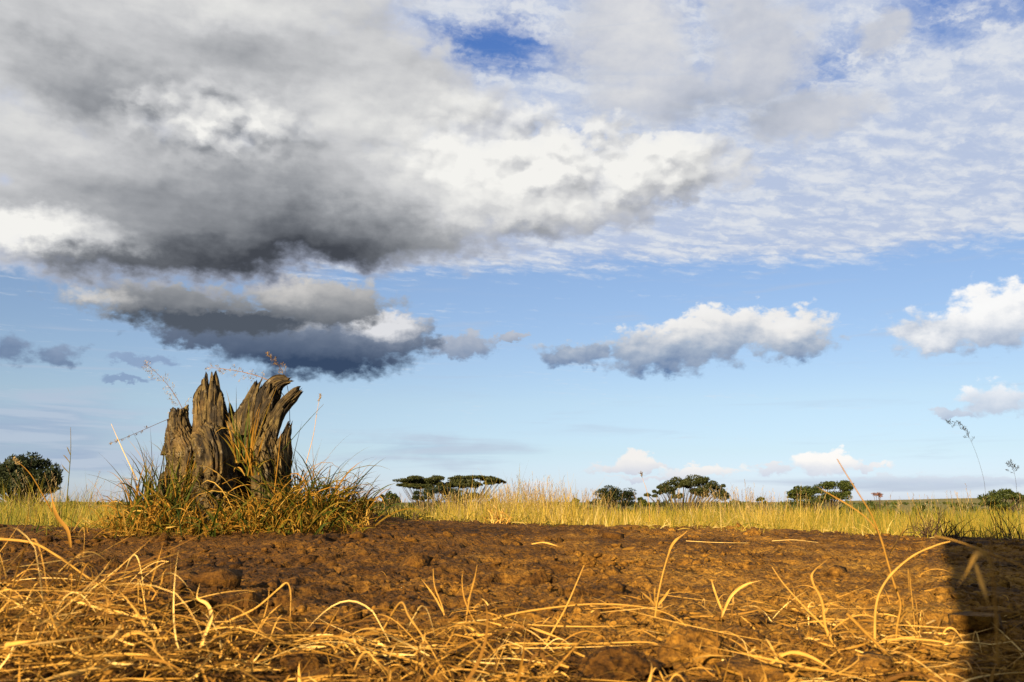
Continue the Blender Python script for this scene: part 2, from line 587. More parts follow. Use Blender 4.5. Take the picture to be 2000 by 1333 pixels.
# ================================================================== materials
def material(name):
    m = bpy.data.materials.new(name)
    m.use_nodes = True
    m.node_tree.nodes.clear()
    T = Tree(m.node_tree)
    b = T.node('ShaderNodeBsdfPrincipled')
    o = T.node('ShaderNodeOutputMaterial')
    T.put(o.inputs[0], b.outputs[0])
    b.inputs['Roughness'].default_value = 0.85
    b.inputs['Specular IOR Level'].default_value = 0.2
    return m, T, b, o


def attr(T, name):
    a = T.node('ShaderNodeAttribute')
    a.attribute_name = name
    return E(T, a.outputs['Fac'])


def bump(T, b, h, strength=0.5, dist=0.01):
    n = T.node('ShaderNodeBump')
    n.inputs['Strength'].default_value = strength
    n.inputs['Distance'].default_value = dist
    T.put(n.inputs['Height'], h)
    T.put(b.inputs['Normal'], n.outputs[0])


def pos(T):
    return E(T, T.node('ShaderNodeNewGeometry').outputs['Position'])


def objpos(T):
    return E(T, T.node('ShaderNodeTexCoord').outputs['Object'])


def soil_material():
    m, T, b, o = material('red_brown_soil')
    p = pos(T)
    n1 = T.noise(p, 1.7, 5, 0.6)
    n2 = T.noise(p, 14, 6, 0.65)
    n3 = T.noise(p, 90, 4, 0.7)
    vv = T.voro(p, 55, 1.0, 0.5, feature='F1')
    n4 = T.noise(p, 38, 4, 0.7)
    f = (n1 - .5) * 0.50 + (n2 - .5) * 0.36 + (n4 - .5) * .42 + (n3 - .5) * 0.50 + 0.545
    c = T.ramp(f, [(0.36, (.010, .0046, .0008)), (0.45, (.050, .0220, .0030)), (0.55, (.118, .0530, .0064)), (0.70, (.230, .112, .0140))])
    x, y, z = T.sep(p)
    # moister, darker earth towards the stump, drier and paler to the right, in uneven patches
    damp = T.step(T.noise(p, 1.3, 6, .65) + T.step(x, 0.9, -1.2) * 0.24 + T.step(y, 2.2, 4.8) * .06, 0.50, 0.66)
    c = T.mix(damp * 0.85, c, T.mix(1.0, c, (.34, .30, .27), 'MULTIPLY'))
    dust = T.step(T.noise(T.vm('ADD', p, (7, 3, 0)), 2.1, 6, .68) + T.step(x, -0.1, 0.8) * T.step(y, 4.6, 3.0) * .14, 0.55, 0.70)
    c = T.mix(dust * 0.6, c, T.mix(1.0, c, (1.28, 1.42, 1.7), 'MULTIPLY'))
    speck = T.step(T.noise(p, 260, 2, .5), 0.70, 0.78)
    c = T.mix(speck * 0.5, c, (.26, .16, .05))
    T.put(b.inputs['Base Color'], c)
    b.inputs['Roughness'].default_value = 0.95
    b.inputs['Specular IOR Level'].default_value = 0.12
    bump(T, b, n2 * 0.5 + n4 * .6 + n3 * 0.6 + vv * 0.45, 0.85, 0.016)
    return m


def ground_material():
    """the open plain: soil close by, under the grass, and pale grassland far off"""
    m, T, b, o = material('savanna_ground')
    p = pos(T)
    x, y, z = T.sep(p)
    n1 = T.noise(p, 0.02, 6, 0.6)
    n2 = T.noise(p, 0.5, 5, 0.65)
    n3 = T.noise(p, 6, 5, 0.65)
    c = T.ramp(n1 * 0.6 + n2 * 0.4, [(0.30, (0.0440, 0.0496, 0.0096)), (0.48, (0.0840, 0.0720, 0.0120)), (0.62, (0.1200, 0.0920, 0.0160)), (0.75, (0.0640, 0.0680, 0.0120))])
    s = T.ramp(n3 * .6 + n2 * .4, [(0.35, (0.0120, 0.0056, 0.0016)), (0.65, (0.0600, 0.0280, 0.0072))])
    far = T.lin(y, 7.0, 9.0)
    c = T.mix(far, s, c)
    T.put(b.inputs['Base Color'], c)
    b.inputs['Roughness'].default_value = 0.95
    bump(T, b, n3 * 1.0 + n2 * 0.5, 0.8, 0.1)
    return m


def blade_material(name, stops, transl=0.25, rough=0.75, tip=None, spec=0.12):
    m, T, b, o = material(name)
    t = attr(T, 'tint'); a = attr(T, 'along')
    n = T.noise(pos(T), 60, 3, 0.6)
    c = T.ramp(t + (n - 0.5) * 0.25, stops)
    st = T.noise(pos(T), 9, 3, .6)
    c = T.mix(T.step(st, .54, .70) * .45, c, T.mix(1.0, c, (.62, .60, .66), 'MULTIPLY'))
    if tip:
        c = T.mix(T.step(a + (n - .5) * .5, 0.5, 1.0) * tip[1], c, tip[0])
    T.put(b.inputs['Base Color'], c)
    b.inputs['Roughness'].default_value = rough
    b.inputs['Specular IOR Level'].default_value = spec
    tr = T.node('ShaderNodeBsdfTranslucent')
    T.put(tr.inputs[0], c)
    mx = T.node('ShaderNodeMixShader')
    mx.inputs[0].default_value = transl
    T.put(mx.inputs[1], b.outputs[0]); T.put(mx.inputs[2], tr.outputs[0])
    T.put(o.inputs[0], mx.outputs[0])
    return m


M_soil = soil_material()
M_ground = ground_material()
M_straw = blade_material('dry_straw', [(0.0, (0.0265, 0.0113, 0.0019)), (0.25, (0.0943, 0.0411, 0.0055)), (0.55, (0.2384, 0.1177, 0.0159)), (0.82, (0.4020, 0.2231, 0.0444)), (1.0, (0.5440, 0.3640, 0.1184))], 0.18)
M_field = blade_material('yellow_field_grass', [(0.0, (0.0462, 0.0588, 0.0077)), (0.3, (0.1050, 0.0966, 0.0096)), (0.6, (0.1890, 0.1302, 0.0144)), (0.85, (0.2688, 0.1806, 0.0307)), (1.0, (0.3528, 0.2604, 0.0864))], 0.30)
M_tuft = blade_material('green_and_tan_grass', [(0.0, (0.0086, 0.0172, 0.0021)), (0.34, (0.0258, 0.0378, 0.0026)), (0.52, (0.0645, 0.0645, 0.0042)), (0.66, (0.1333, 0.0688, 0.0052)), (0.86, (0.2107, 0.0989, 0.0094)), (1.0, (0.2924, 0.1806, 0.0364))], 0.28, tip=((0.1720, 0.0860, 0.0104), .4))
M_seed = blade_material('grass_seed_heads', [(0.0, (.055, .040, .024)), (0.5, (.17, .105, .035)), (1.0, (.33, .25, .12))], 0.25)
M_twig = blade_material('grey_brown_twigs', [(0.0, (0.0225, 0.0135, 0.0075)), (0.6, (0.0562, 0.0315, 0.0165)), (1.0, (0.1050, 0.0638, 0.0338))], 0.0, 0.8)


# ================================================================== the lie of the land
STUMP_Y = 5.0
stump_base = at(448, 1050, STUMP_Y)
SX, SY = stump_base.x, STUMP_Y


def crest_y(x):
    return 6.5 - 0.9 * sstep(0.5, 3.2, x) + 0.14 * vnoise(np.asarray(x) * 1.3, np.asarray(x) * 0 + 3.3, seed=5)


_cpx = np.array([-400, 0, 250, 500, 700, 850, 1100, 1500, 1800, 2000, 2400], float)
_cpy = np.array([1030, 1027, 1034, 1024, 1013, 1019, 1027, 1034, 1043, 1047, 1050], float)
_cx = (_cpx - 1000) / FPX * 6.4
_cz = CAM_Z - 6.3 * np.tan(np.arctan((_cpy - 666.5) / FPX) - PITCH)


def macro(x, y):
    x = np.asarray(x, float); y = np.asarray(y, float)
    zc = np.interp(x / np.maximum(y, 1.0) * 6.4, _cx, _cz)
    z = zc * sstep(1.6, 6.2, y)
    z = z + 0.10 * np.exp(-((x - SX) / 0.62) ** 2 - ((y - SY - .05) / 0.45) ** 2)
    z = z + 0.05 * np.exp(-((x - SX - 0.55) / 0.35) ** 2 - ((y - SY - .25) / 0.4) ** 2)
    z = z + 0.05 * np.exp(-((x + 1.0) / 0.7) ** 2 - ((y - 1.9) / 0.6) ** 2)          # the straw bank on the left
    yc = crest_y(x)
    z = z - (0.50 + zc * 0.6) * sstep(-0.05, 1.1, y - yc)
    z = z - 2.2 * sstep(38, 100, y) + 2.0 * sstep(140, 700, y)
    return z


def soil_z(x, y):
    """macro form plus lumps, clods and pits"""
    z = macro(x, y)
    z = z + 0.007 * fbm(x * 2.3, y * 2.3, oct=3, seed=11)
    near = sstep(9.0, 1.0, y)
    z = z + (0.002 + 0.003 * near) * fbm(x * 9, y * 9, oct=3, seed=21)
    cl = np.abs(fbm(x * 17, y * 17, oct=2, seed=31))
    z = z + 0.005 * (0.45 - cl)
    cl2 = vnoise(x * 42, y * 42, seed=41)
    z = z + 0.0048 * cl2 + 0.0028 * vnoise(x * 95, y * 95, seed=43)
    rough = sstep(0.05, 0.5, fbm(x * 1.5, y * 1.5, oct=2, seed=71))
    z = z + rough * 0.006 * np.abs(vnoise(x * 27, y * 27, seed=73))
    pit = sstep(0.58, 0.80, fbm(x * 6.5, y * 6.5, oct=2, seed=51))
    z = z - 0.026 * pit
    z = z - 0.016 * sstep(.34, .62, vnoise(x * 15, y * 13, seed=91)) * sstep(-.2, .5, vnoise(x * 1.9, y * 1.9, seed=92)) - 0.010 * sstep(.40, .62, vnoise(x * 29, y * 24, seed=93))
    lump = np.abs(vnoise(x * 13 + 4, y * 13, seed=75))
    z = z + 0.007 * np.clip(lump - .35, 0, 1) * 2 + 0.004 * np.abs(vnoise(x * 60, y * 60, seed=79)) + .0015 * vnoise(x * 170, y * 170, seed=80)
    for hx, hy, hr, hd in HOLLOWS:
        w = fbm(x * 7, y * 7, oct=2, seed=77) * .35
        z = z - hd * sstep(1.0, .55, np.hypot((x - hx) / hr, (y - hy) / (hr * 1.5)) + w)
    return z


def _flat_hit(px, py):
    r = ray(px, py)
    t = -CAM_Z / r.z
    return r.x * t, r.y * t


HOLLOWS = [(*_flat_hit(px, py), rd, dp) for px, py, rd, dp in [
    (1000, 1140, .10, .05), (905, 1143, .07, .04), (262, 1112, .16, .07), (420, 1222, .10, .06), (690, 1170, .05, .04),
    (540, 1205, .06, .05), (1215, 1195, .06, .04), (1560, 1186, .09, .04), (1260, 1300, .05, .05), (120, 1290, .08, .06), (1130, 1105, .05, .03)]]


def build_soil():
    rows = 0.62 * (9.2 / 0.62) ** (np.linspace(0, 1, 560) ** 0.92)
    t = np.linspace(-0.86, 0.86, 860)
    Yg, Tg = np.meshgrid(rows, t, indexing='ij')
    Xg = Yg * Tg
    Z = soil_z(Xg, Yg)
    edge = np.minimum(1, (0.86 - np.abs(Tg)) / 0.03) * sstep(0.62, 0.72, Yg)
    Z = Z - (1 - edge) * 0.06
    Z = np.where(Yg > crest_y(Xg) + 1.1, Z - 0.06, Z)
    nr, nc = Xg.shape
    idx = np.arange(nr * nc).reshape(nr, nc)
    q = np.stack([idx[:-1, :-1], idx[:-1, 1:], idx[1:, 1:], idx[1:, :-1]], -1).reshape(-1, 4)
    o = link('soil', mesh_np('soil', np.stack([Xg, Yg, Z], -1), q), M_soil)
    tag(o, 'bare red brown crumbly soil in front of the stump', kind='structure')

    # the land under and around it, out to the horizon
    ys = np.concatenate([-np.geomspace(400, 3, 14), np.linspace(-2.5, 10, 60), np.geomspace(10.6, 9000, 110)])
    xs = np.concatenate([-np.geomspace(9000, 8.5, 46), np.linspace(-8, 8, 90), np.geomspace(8.5, 9000, 46)])
    Xg, Yg = np.meshgrid(xs, ys)
    Z = macro(Xg, Yg) - 0.05 + 0.03 * fbm(Xg * 0.9, Yg * 0.9, oct=2, seed=3)
    inside = (Yg > 0.5) & (Yg < 9) & (np.abs(Xg) < 0.9 * np.maximum(Yg, .01))
    Z = np.where(inside, Z - 0.05, Z)
    # low far hills
    d = np.hypot(Xg, Yg)
    Z = Z + sstep(1500, 5000, d) * (6 + 8 * fbm(Xg / 1700, Yg / 1700, oct=3, seed=8) + 22 * sstep(.30, .52, Xg / np.maximum(Yg, 1.0)) * (1 + .5 * fbm(Xg / 900, Yg / 2000, oct=3, seed=9)))
    nr, nc = Xg.shape
    idx = np.arange(nr * nc).reshape(nr, nc)
    q = np.stack([idx[:-1, :-1], idx[:-1, 1:], idx[1:, 1:], idx[1:, :-1]], -1).reshape(-1, 4)
    o = link('ground', mesh_np('ground', np.stack([Xg, Yg, Z], -1), q), M_ground)
    tag(o, 'wide grassy savanna plain reaching the horizon', kind='structure')


build_soil()


def on_soil(px, py):
    """where the sight line of a photograph point meets the soil (depth search)"""
    r = ray(px, py)
    Y = np.geomspace(0.5, 12, 900)
    X = r.x / r.y * Y
    Zr = CAM_Z + r.z / r.y * Y
    hit = np.nonzero(Zr < macro(X, Y))[0]
    k = hit[0] if len(hit) else 899
    x, y = X[k], Y[k]
    return Vector((x, y, float(soil_z(np.array([x]), np.array([y]))[0])))


_r = np.array([[ray(px, py).x / ray(px, py).y, ray(px, py).z / ray(px, py).y] for px in (0, 1) for py in (0, 1)])


def on_soil_many(px, py):
    px = np.asarray(px, float); py = np.asarray(py, float)
    x = (px - 1000.0) / FPX; y = (666.5 - py) / FPX
    c, s = math.cos(PITCH), math.sin(PITCH)
    ry = c - y * s
    kx, kz = x / ry, (s + y * c) / ry
    Y = np.geomspace(0.6, 9, 300)
    Zr = CAM_Z + kz[:, None] * Y[None, :]
    Xr = kx[:, None] * Y[None, :]
    below = Zr < macro(Xr, np.broadcast_to(Y, Xr.shape))
    k = np.where(below.any(1), below.argmax(1), 299)
    yy = Y[k]; xx = kx * yy
    return xx, yy


# ================================================================== the stump
def wood_material():
    m, T, b, o = material('weathered_wood')
    u, v = attr(T, 'gu'), attr(T, 'gv')
    g = T.xyz(u * 1.0, v * 0.09, 0.0)
    n1 = T.noise(g, 30, 5, 0.65)
    n2 = T.noise(T.xyz(u, v * 0.22, 0.0), 95, 4, 0.6)
    n3 = T.noise(objpos(T), 7, 4, 0.6)
    cr = attr(T, 'crack')
    f = (n1 - .5) * 1.15 + (n2 - .5) * .55 + (n3 - .5) * .6 + .50
    c = T.ramp(f, [(0.26, (.0045, .0028, 0.0012)), (0.42, (.018, .0112, 0.0036)), (0.56, (.052, .0335, 0.0097)), (0.74, (.120, .086, 0.0302)), (.9, (.17, .135, 0.0576))])
    n5 = T.noise(objpos(T), 16, 5, 0.7)
    c = T.mix(T.step(n5, .56, .68) * .55, c, (.150, .122, .078))                 # pale lichen and bleached patches
    c = T.mix(T.step(T.noise(T.vm('ADD', objpos(T), (3, 1, 2)), 9, 5, .7), .54, .66) * .6, c, T.mix(1.0, c, (.30, .27, .25), 'MULTIPLY'))
    c = T.mix(T.step(n3, .52, .66) * .4, c, T.mix(1.0, c, (1.15, .86, .55), 'MULTIPLY'))
    T.put(b.inputs['Base Color'], c)
    b.inputs['Roughness'].default_value = 0.82
    w = T.noise(T.xyz(u * .35, v * 1.0, 0), 60, 4, .6)
    bump(T, b, n1 * 0.9 + n2 * 0.8 + w * 0.35 - cr * 0.4, 1.0, 0.016)
    return m


M_wood = wood_material()


def wood(name, pts, parent, origin, nv=90, nu=96, jag=0.05, crack=0.16, wave=0.0, seed=0, dish=0.03, flat_top=False, power=2.0):
    """one limb of dead wood: pts are (px, py, depth offset, half width px, half depth px) along its axis"""
    k = STUMP_Y / FPX
    ctr = np.array([at(a, b_, STUMP_Y + dpt) for a, b_, dpt, *_ in pts])
    rx = np.array([p[3] for p in pts]) * k
    ry = np.array([p[4] for p in pts]) * k
    s0 = np.linspace(0, 1, len(pts))
    s = np.linspace(0, 1, nv)

    def spl(a):                                    # Catmull-Rom through the stations
        a = np.asarray(a, float)
        if a.ndim == 1:
            a = a[:, None]
        e = np.vstack([2 * a[0] - a[1], a, 2 * a[-1] - a[-2]])
        x = s * (len(a) - 1)
        i = np.minimum(x.astype(int), len(a) - 2)
        t = (x - i)[:, None]
        p0, p1, p2, p3 = e[i], e[i + 1], e[i + 2], e[i + 3]
        return 0.5 * (2 * p1 + (p2 - p0) * t + (2 * p0 - 5 * p1 + 4 * p2 - p3) * t ** 2 + (3 * p1 - p0 - 3 * p2 + p3) * t ** 3)
    P = spl(ctr); RX = spl(rx)[:, 0]; RY = spl(ry)[:, 0]
    L = np.concatenate([[0], np.cumsum(np.linalg.norm(np.diff(P, axis=0), axis=1))])
    Tn = norm(np.gradient(P, axis=0))
    back = np.array([0, 1.0, 0])
    Sd = norm(np.cross(Tn, back)); Nn = np.cross(Sd, Tn)     # Sd to the side, Nn towards the back
    a = np.arange(nu) / nu * 2 * PI
    ca, sa = np.cos(a), np.sin(a)
    A, Lg = np.meshgrid(a, L)
    # splits run along the wood: noise that changes quickly round the limb, slowly along it
    cx, cy = np.cos(A), np.sin(A)
    rad = float(RX.mean())
    drift = 0.35 * vnoise(Lg * 6, Lg * 0 + seed, seed=seed + 90)
    cxx, cyy = np.cos(A + drift), np.sin(A + drift)
    fq = 2.6 + rad * 40
    r1 = fbm(cxx * fq, cyy * fq, Lg * 3.2 + seed * 3.1, oct=3, seed=seed)
    r2 = 1 - np.abs(fbm(cxx * fq * 1.5 + 9, cyy * fq * 1.5, Lg * 3.0 + seed, oct=2, gain=.6, seed=seed + 7)) * 1.7
    cleft = sstep(0.72, 0.98, r2)
    fine = vnoise(cxx * fq * 5, cyy * fq * 5, Lg * 9, seed=seed + 20)
    big = vnoise(cx * 1.6, cy * 1.6, Lg * 7 + seed, seed=seed + 40)
    mod = 1 + 0.18 * big + 0.20 * r1 - crack * 2.4 * cleft + 0.07 * fine
    if wave:
        ph = Lg * 62 + 5 * fbm(cx * 2, cy * 2, Lg * 8, oct=2, seed=seed + 3)
        mod = mod + wave * (np.abs(np.sin(ph)) - 0.6)
    # torn end: every fibre stops at its own height
    end = 1 + jag * (1.0 * vnoise(cx * 2.4 + seed, cy * 2.4, seed=seed + 60) + 0.9 * vnoise(cx * 7 + seed, cy * 7, seed=seed + 61) + .9 * vnoise(cx * 16, cy * 16, seed=seed + 62))
    end = end[0]
    tt = s[:, None] * np.ones(nu)[None, :]
    reach = np.where(tt > 0.45, (tt - 0.45) / 0.55, 0) * (end[None, :] - 1) * L[-1]
    sq = (np.abs(ca) ** power + np.abs(sa) ** power) ** (-1 / power)
    V = P[:, None, :] + Sd[:, None, :] * (RX[:, None] * mod * (ca * sq)[None, :])[..., None] + Nn[:, None, :] * (RY[:, None] * mod * (sa * sq)[None, :])[..., None]
    V = V + Tn[:, None, :] * reach[..., None]
    # close the end with three shrinking, sunken rings
    caps = []
    for f, dn in ((0.80, -0.15), (0.5, -0.5), (0.2, -0.8), (0.02, -.9)):
        c_ = V[-1].mean(0)
        ring = c_ + (V[-1] - c_) * f
        bumpy = (rng.random(nu) - .5) * dish * .6
        caps.append(ring + Tn[-1] * (dn * dish + bumpy)[:, None])
    V = np.concatenate([V, np.array(caps)])
    nr = V.shape[0]
    gu = np.concatenate([A * rad / 1.0, np.tile(A[-1:] * rad, (4, 1))]).ravel() + seed * 1.7
    gv = np.concatenate([Lg, np.tile(Lg[-1:] + 0.01, (4, 1))]).ravel()
    ck = np.concatenate([cleft, np.full((4, nu), 0.25)]).ravel()
    idx = np.arange(nr * nu).reshape(nr, nu)
    nx = np.roll(idx, -1, 1)
    q = np.stack([idx[:-1], nx[:-1], nx[1:], idx[1:]], -1).reshape(-1, 4)
    me = mesh_np(name, V.reshape(-1, 3) - np.array(origin)[None, :], q, attrs={'gu': gu, 'gv': gv, 'crack': ck})
    return link(name, me, M_wood, parent)


def build_stump():
    org = Vector((SX, SY, float(macro(SX, SY))))
    st = thing('tree_stump', 'weathered grey brown tree stump with jagged broken prongs rising from grass', 'tree stump', org)
    W = lambda name, pts, **k: wood(name, pts, st, org, **k)
    W('trunk', [(440, 1120, .22, 130, 100), (440, 1040, .22, 122, 88), (440, 970, .22, 104, 66), (438, 915, .20, 88, 50), (444, 870, .16, 74, 38), (452, 838, .12, 54, 30), (450, 812, .10, 26, 18)], nv=80, nu=140, jag=.02, seed=1, crack=.14)
    W('root_flare', [(345, 1110, -.02, 72, 66), (352, 1030, -.05, 62, 58), (366, 960, -.06, 47, 50), (371, 905, -.04, 39, 44), (359, 866, 0, 27, 32), (350, 838, .02, 22, 22)], nv=110, nu=130, wave=.032, jag=.01, seed=2, crack=.15)
    W('root_flare', [(412, 1110, -.12, 46, 60), (413, 1020, -.17, 37, 52), (418, 950, -.18, 33, 46), (418, 900, -.15, 34, 42), (412, 866, -.06, 31, 36), (404, 850, .0, 24, 26)], nv=110, nu=120, wave=.032, jag=.01, seed=3, crack=.15)
    W('root_flare', [(550, 1110, .02, 62, 60), (536, 1020, .0, 40, 42), (524, 950, .02, 34, 36), (516, 905, .03, 30, 30), (503, 870, .04, 32, 28)], nv=90, nu=110, jag=.02, seed=4, crack=.2)
    W('root_flare', [(455, 1060, .06, 40, 40), (455, 980, .04, 34, 36), (458, 915, .03, 30, 32), (456, 862, .04, 28, 26), (448, 826, .05, 18, 18), (446, 806, .05, 8, 8)], nv=90, nu=90, jag=.06, seed=17, crack=.24)
    # prongs
    W('prong', [(351, 885, .0, 32, 28), (349, 850, .0, 22, 19), (347, 822, .0, 17, 15), (348, 804, .0, 16, 13)], nv=60, nu=80, jag=.08, seed=5, dish=.008, power=2.6)
    W('prong', [(368, 880, .03, 18, 18), (364, 852, .02, 12, 11), (359, 832, .02, 6, 6)], nv=40, nu=50, jag=.05, seed=6, dish=.004)
    # tall plank-like prong
    W('prong', [(402, 880, .02, 30, 20), (404, 840, .03, 27, 15), (406, 800, .03, 27, 13), (406, 768, .03, 23, 11), (408, 748, .03, 15, 9)], nv=90, nu=110, jag=.11, seed=7, dish=.01, power=3.0, crack=.2)
    W('prong', [(389, 850, .01, 12, 12), (388, 800, .01, 9, 10), (389, 766, .01, 6, 7)], nv=60, nu=50, jag=.05, seed=8, dish=.006, power=2.5)
    W('prong', [(424, 850, .02, 13, 14), (426, 810, .02, 11, 12), (426, 782, .02, 9, 9), (421, 756, .02, 5, 6)], nv=60, nu=50, jag=.05, seed=9, dish=.006)
    # the leaning slab: three boards torn apart at the top
    W('prong', [(455, 880, .05, 34, 24), (472, 838, .05, 24, 20), (490, 798, .05, 21, 16), (506, 760, .05, 13, 10)], nv=90, nu=90, jag=.12, seed=10, dish=.01, crack=.22)
    W('prong', [(485, 895, .04, 34, 26), (499, 845, .04, 25, 20), (515, 800, .04, 21, 16), (529, 770, .04, 21, 14), (540, 753, .03, 17, 11), (551, 746, .02, 11, 8), (563, 744, .01, 5, 4)], nv=110, nu=100, jag=.035, seed=11, dish=.006, crack=.22)
    W('prong', [(505, 900, .0, 32, 26), (521, 850, .0, 22, 20), (541, 812, .0, 15, 14), (558, 787, .0, 13, 12), (572, 773, .0, 12, 10), (582, 764, .0, 9, 8)], nv=110, nu=90, jag=.05, seed=12, dish=.008, crack=.2)
    W('prong', [(497, 850, -.05, 12, 10), (512, 812, -.04, 9, 8), (527, 782, -.03, 5, 5)], nv=50, nu=50, jag=.06, seed=16, dish=.006, crack=.2)
    # low right prong
    W('prong', [(538, 985, .02, 30, 28), (538, 930, .02, 25, 24), (546, 893, .02, 23, 17), (556, 862, .02, 12, 11), (563, 838, .02, 5, 6)], nv=90, nu=90, jag=.11, seed=13, dish=.008, crack=.22)
    W('prong', [(532, 930, -.02, 18, 18), (528, 895, -.02, 15, 14), (525, 872, -.02, 10, 10)], nv=60, nu=60, jag=.08, seed=14, dish=.008, crack=.2)
    W('prong', [(508, 985, -.08, 18, 20), (506, 935, -.06, 13, 15), (502, 905, -.03, 8, 10)], nv=60, nu=60, jag=.06, seed=15, dish=.008, crack=.2)

    # slivers standing off the torn ends
    for i, (x0, y0, x1, y1, w) in enumerate([(398, 800, 400, 741, 7), (412, 800, 413, 746, 8), (430, 820, 431, 768, 7), (385, 835, 384, 778, 7), (392, 860, 391, 800, 9), (420, 850, 423, 774, 8),
                                             (462, 835, 482, 787, 8), (476, 820, 498, 770, 8), (522, 800, 536, 760, 7), (505, 840, 524, 786, 9), (530, 840, 556, 786, 8),
                                             (492, 860, 505, 800, 10), (515, 880, 532, 820, 10), (536, 900, 551, 850, 8), (548, 900, 560, 846, 7), (528, 930, 533, 876, 8), (340, 850, 338, 806, 8), (357, 850, 359, 812, 7), (448, 870, 462, 822, 10), (486, 820, 505, 752, 6), (500, 800, 516, 755, 7), (514, 790, 527, 748, 6), (401, 790, 399, 738, 5), (418, 790, 419, 750, 5), (556, 880, 566, 836, 5), (343, 840, 341, 800, 6), (455, 850, 470, 800, 9)]):
        W('splinter', [(x0, y0 + 30, -.02, w * 1.1, w), (x0 * .6 + x1 * .4, y0 * .6 + y1 * .4, -.025, w, w * .8), (x0 * .25 + x1 * .75, y0 * .25 + y1 * .75, -.02, w * .7, w * .6), (x1, y1, -.01, w * .25, w * .3)],
          nv=36, nu=28, jag=.03, seed=120 + i, dish=.003, crack=.2, power=2.6)


build_stump()


# ================================================================== trees of the plain
def leaf_material(name, stops):
    m, T, b, o = material(name)
    t = attr(T, 'tint')
    n = T.noise(objpos(T), 1.2, 3, .6)
    c = T.ramp(t * .7 + n * .4 - .05, stops)
    T.put(b.inputs['Base Color'], c)
    b.inputs['Roughness'].default_value = 0.6
    tr = T.node('ShaderNodeBsdfTranslucent')
    T.put(tr.inputs[0], c)
    mx = T.node('ShaderNodeMixShader'); mx.inputs[0].default_value = 0.2
    T.put(mx.inputs[1], b.outputs[0]); T.put(mx.inputs[2], tr.outputs[0]); T.put(o.inputs[0], mx.outputs[0])
    return m


def bark_material():
    m, T, b, o = material('dark_bark')
    n = T.noise(T.vm('MULTIPLY', objpos(T), (1, 1, .25)), 9, 5, .65)
    T.put(b.inputs['Base Color'], T.ramp(n, [(.3, (.012, .008, .006)), (.7, (.042, .030, .020))]))
    bump(T, b, n, .8, .05)
    return m


M_bark = bark_material()
M_leaf = leaf_material('acacia_leaves', [(0.0, (0.0080, 0.0119, 0.0027)), (0.5, (0.0225, 0.0265, 0.0046)), (1.0, (0.0530, 0.0517, 0.0080))])
M_leaf_bush = leaf_material('bush_leaves', [(0.0, (0.0046, 0.0080, 0.0027)), (0.5, (0.0113, 0.0166, 0.0040)), (1.0, (0.0278, 0.0332, 0.0066))])
M_leaf_green = leaf_material('light_bush_leaves', [(0.0, (0.0106, 0.0172, 0.0027)), (0.5, (0.0278, 0.0371, 0.0046)), (1.0, (0.0597, 0.0663, 0.0099))])
M_leaf_pink = leaf_material('reddish_bare_twigs', [(0.0, (0.0595, 0.0272, 0.0221)), (0.5, (0.1275, 0.0638, 0.0510)), (1.0, (0.2040, 0.1105, 0.0850))])


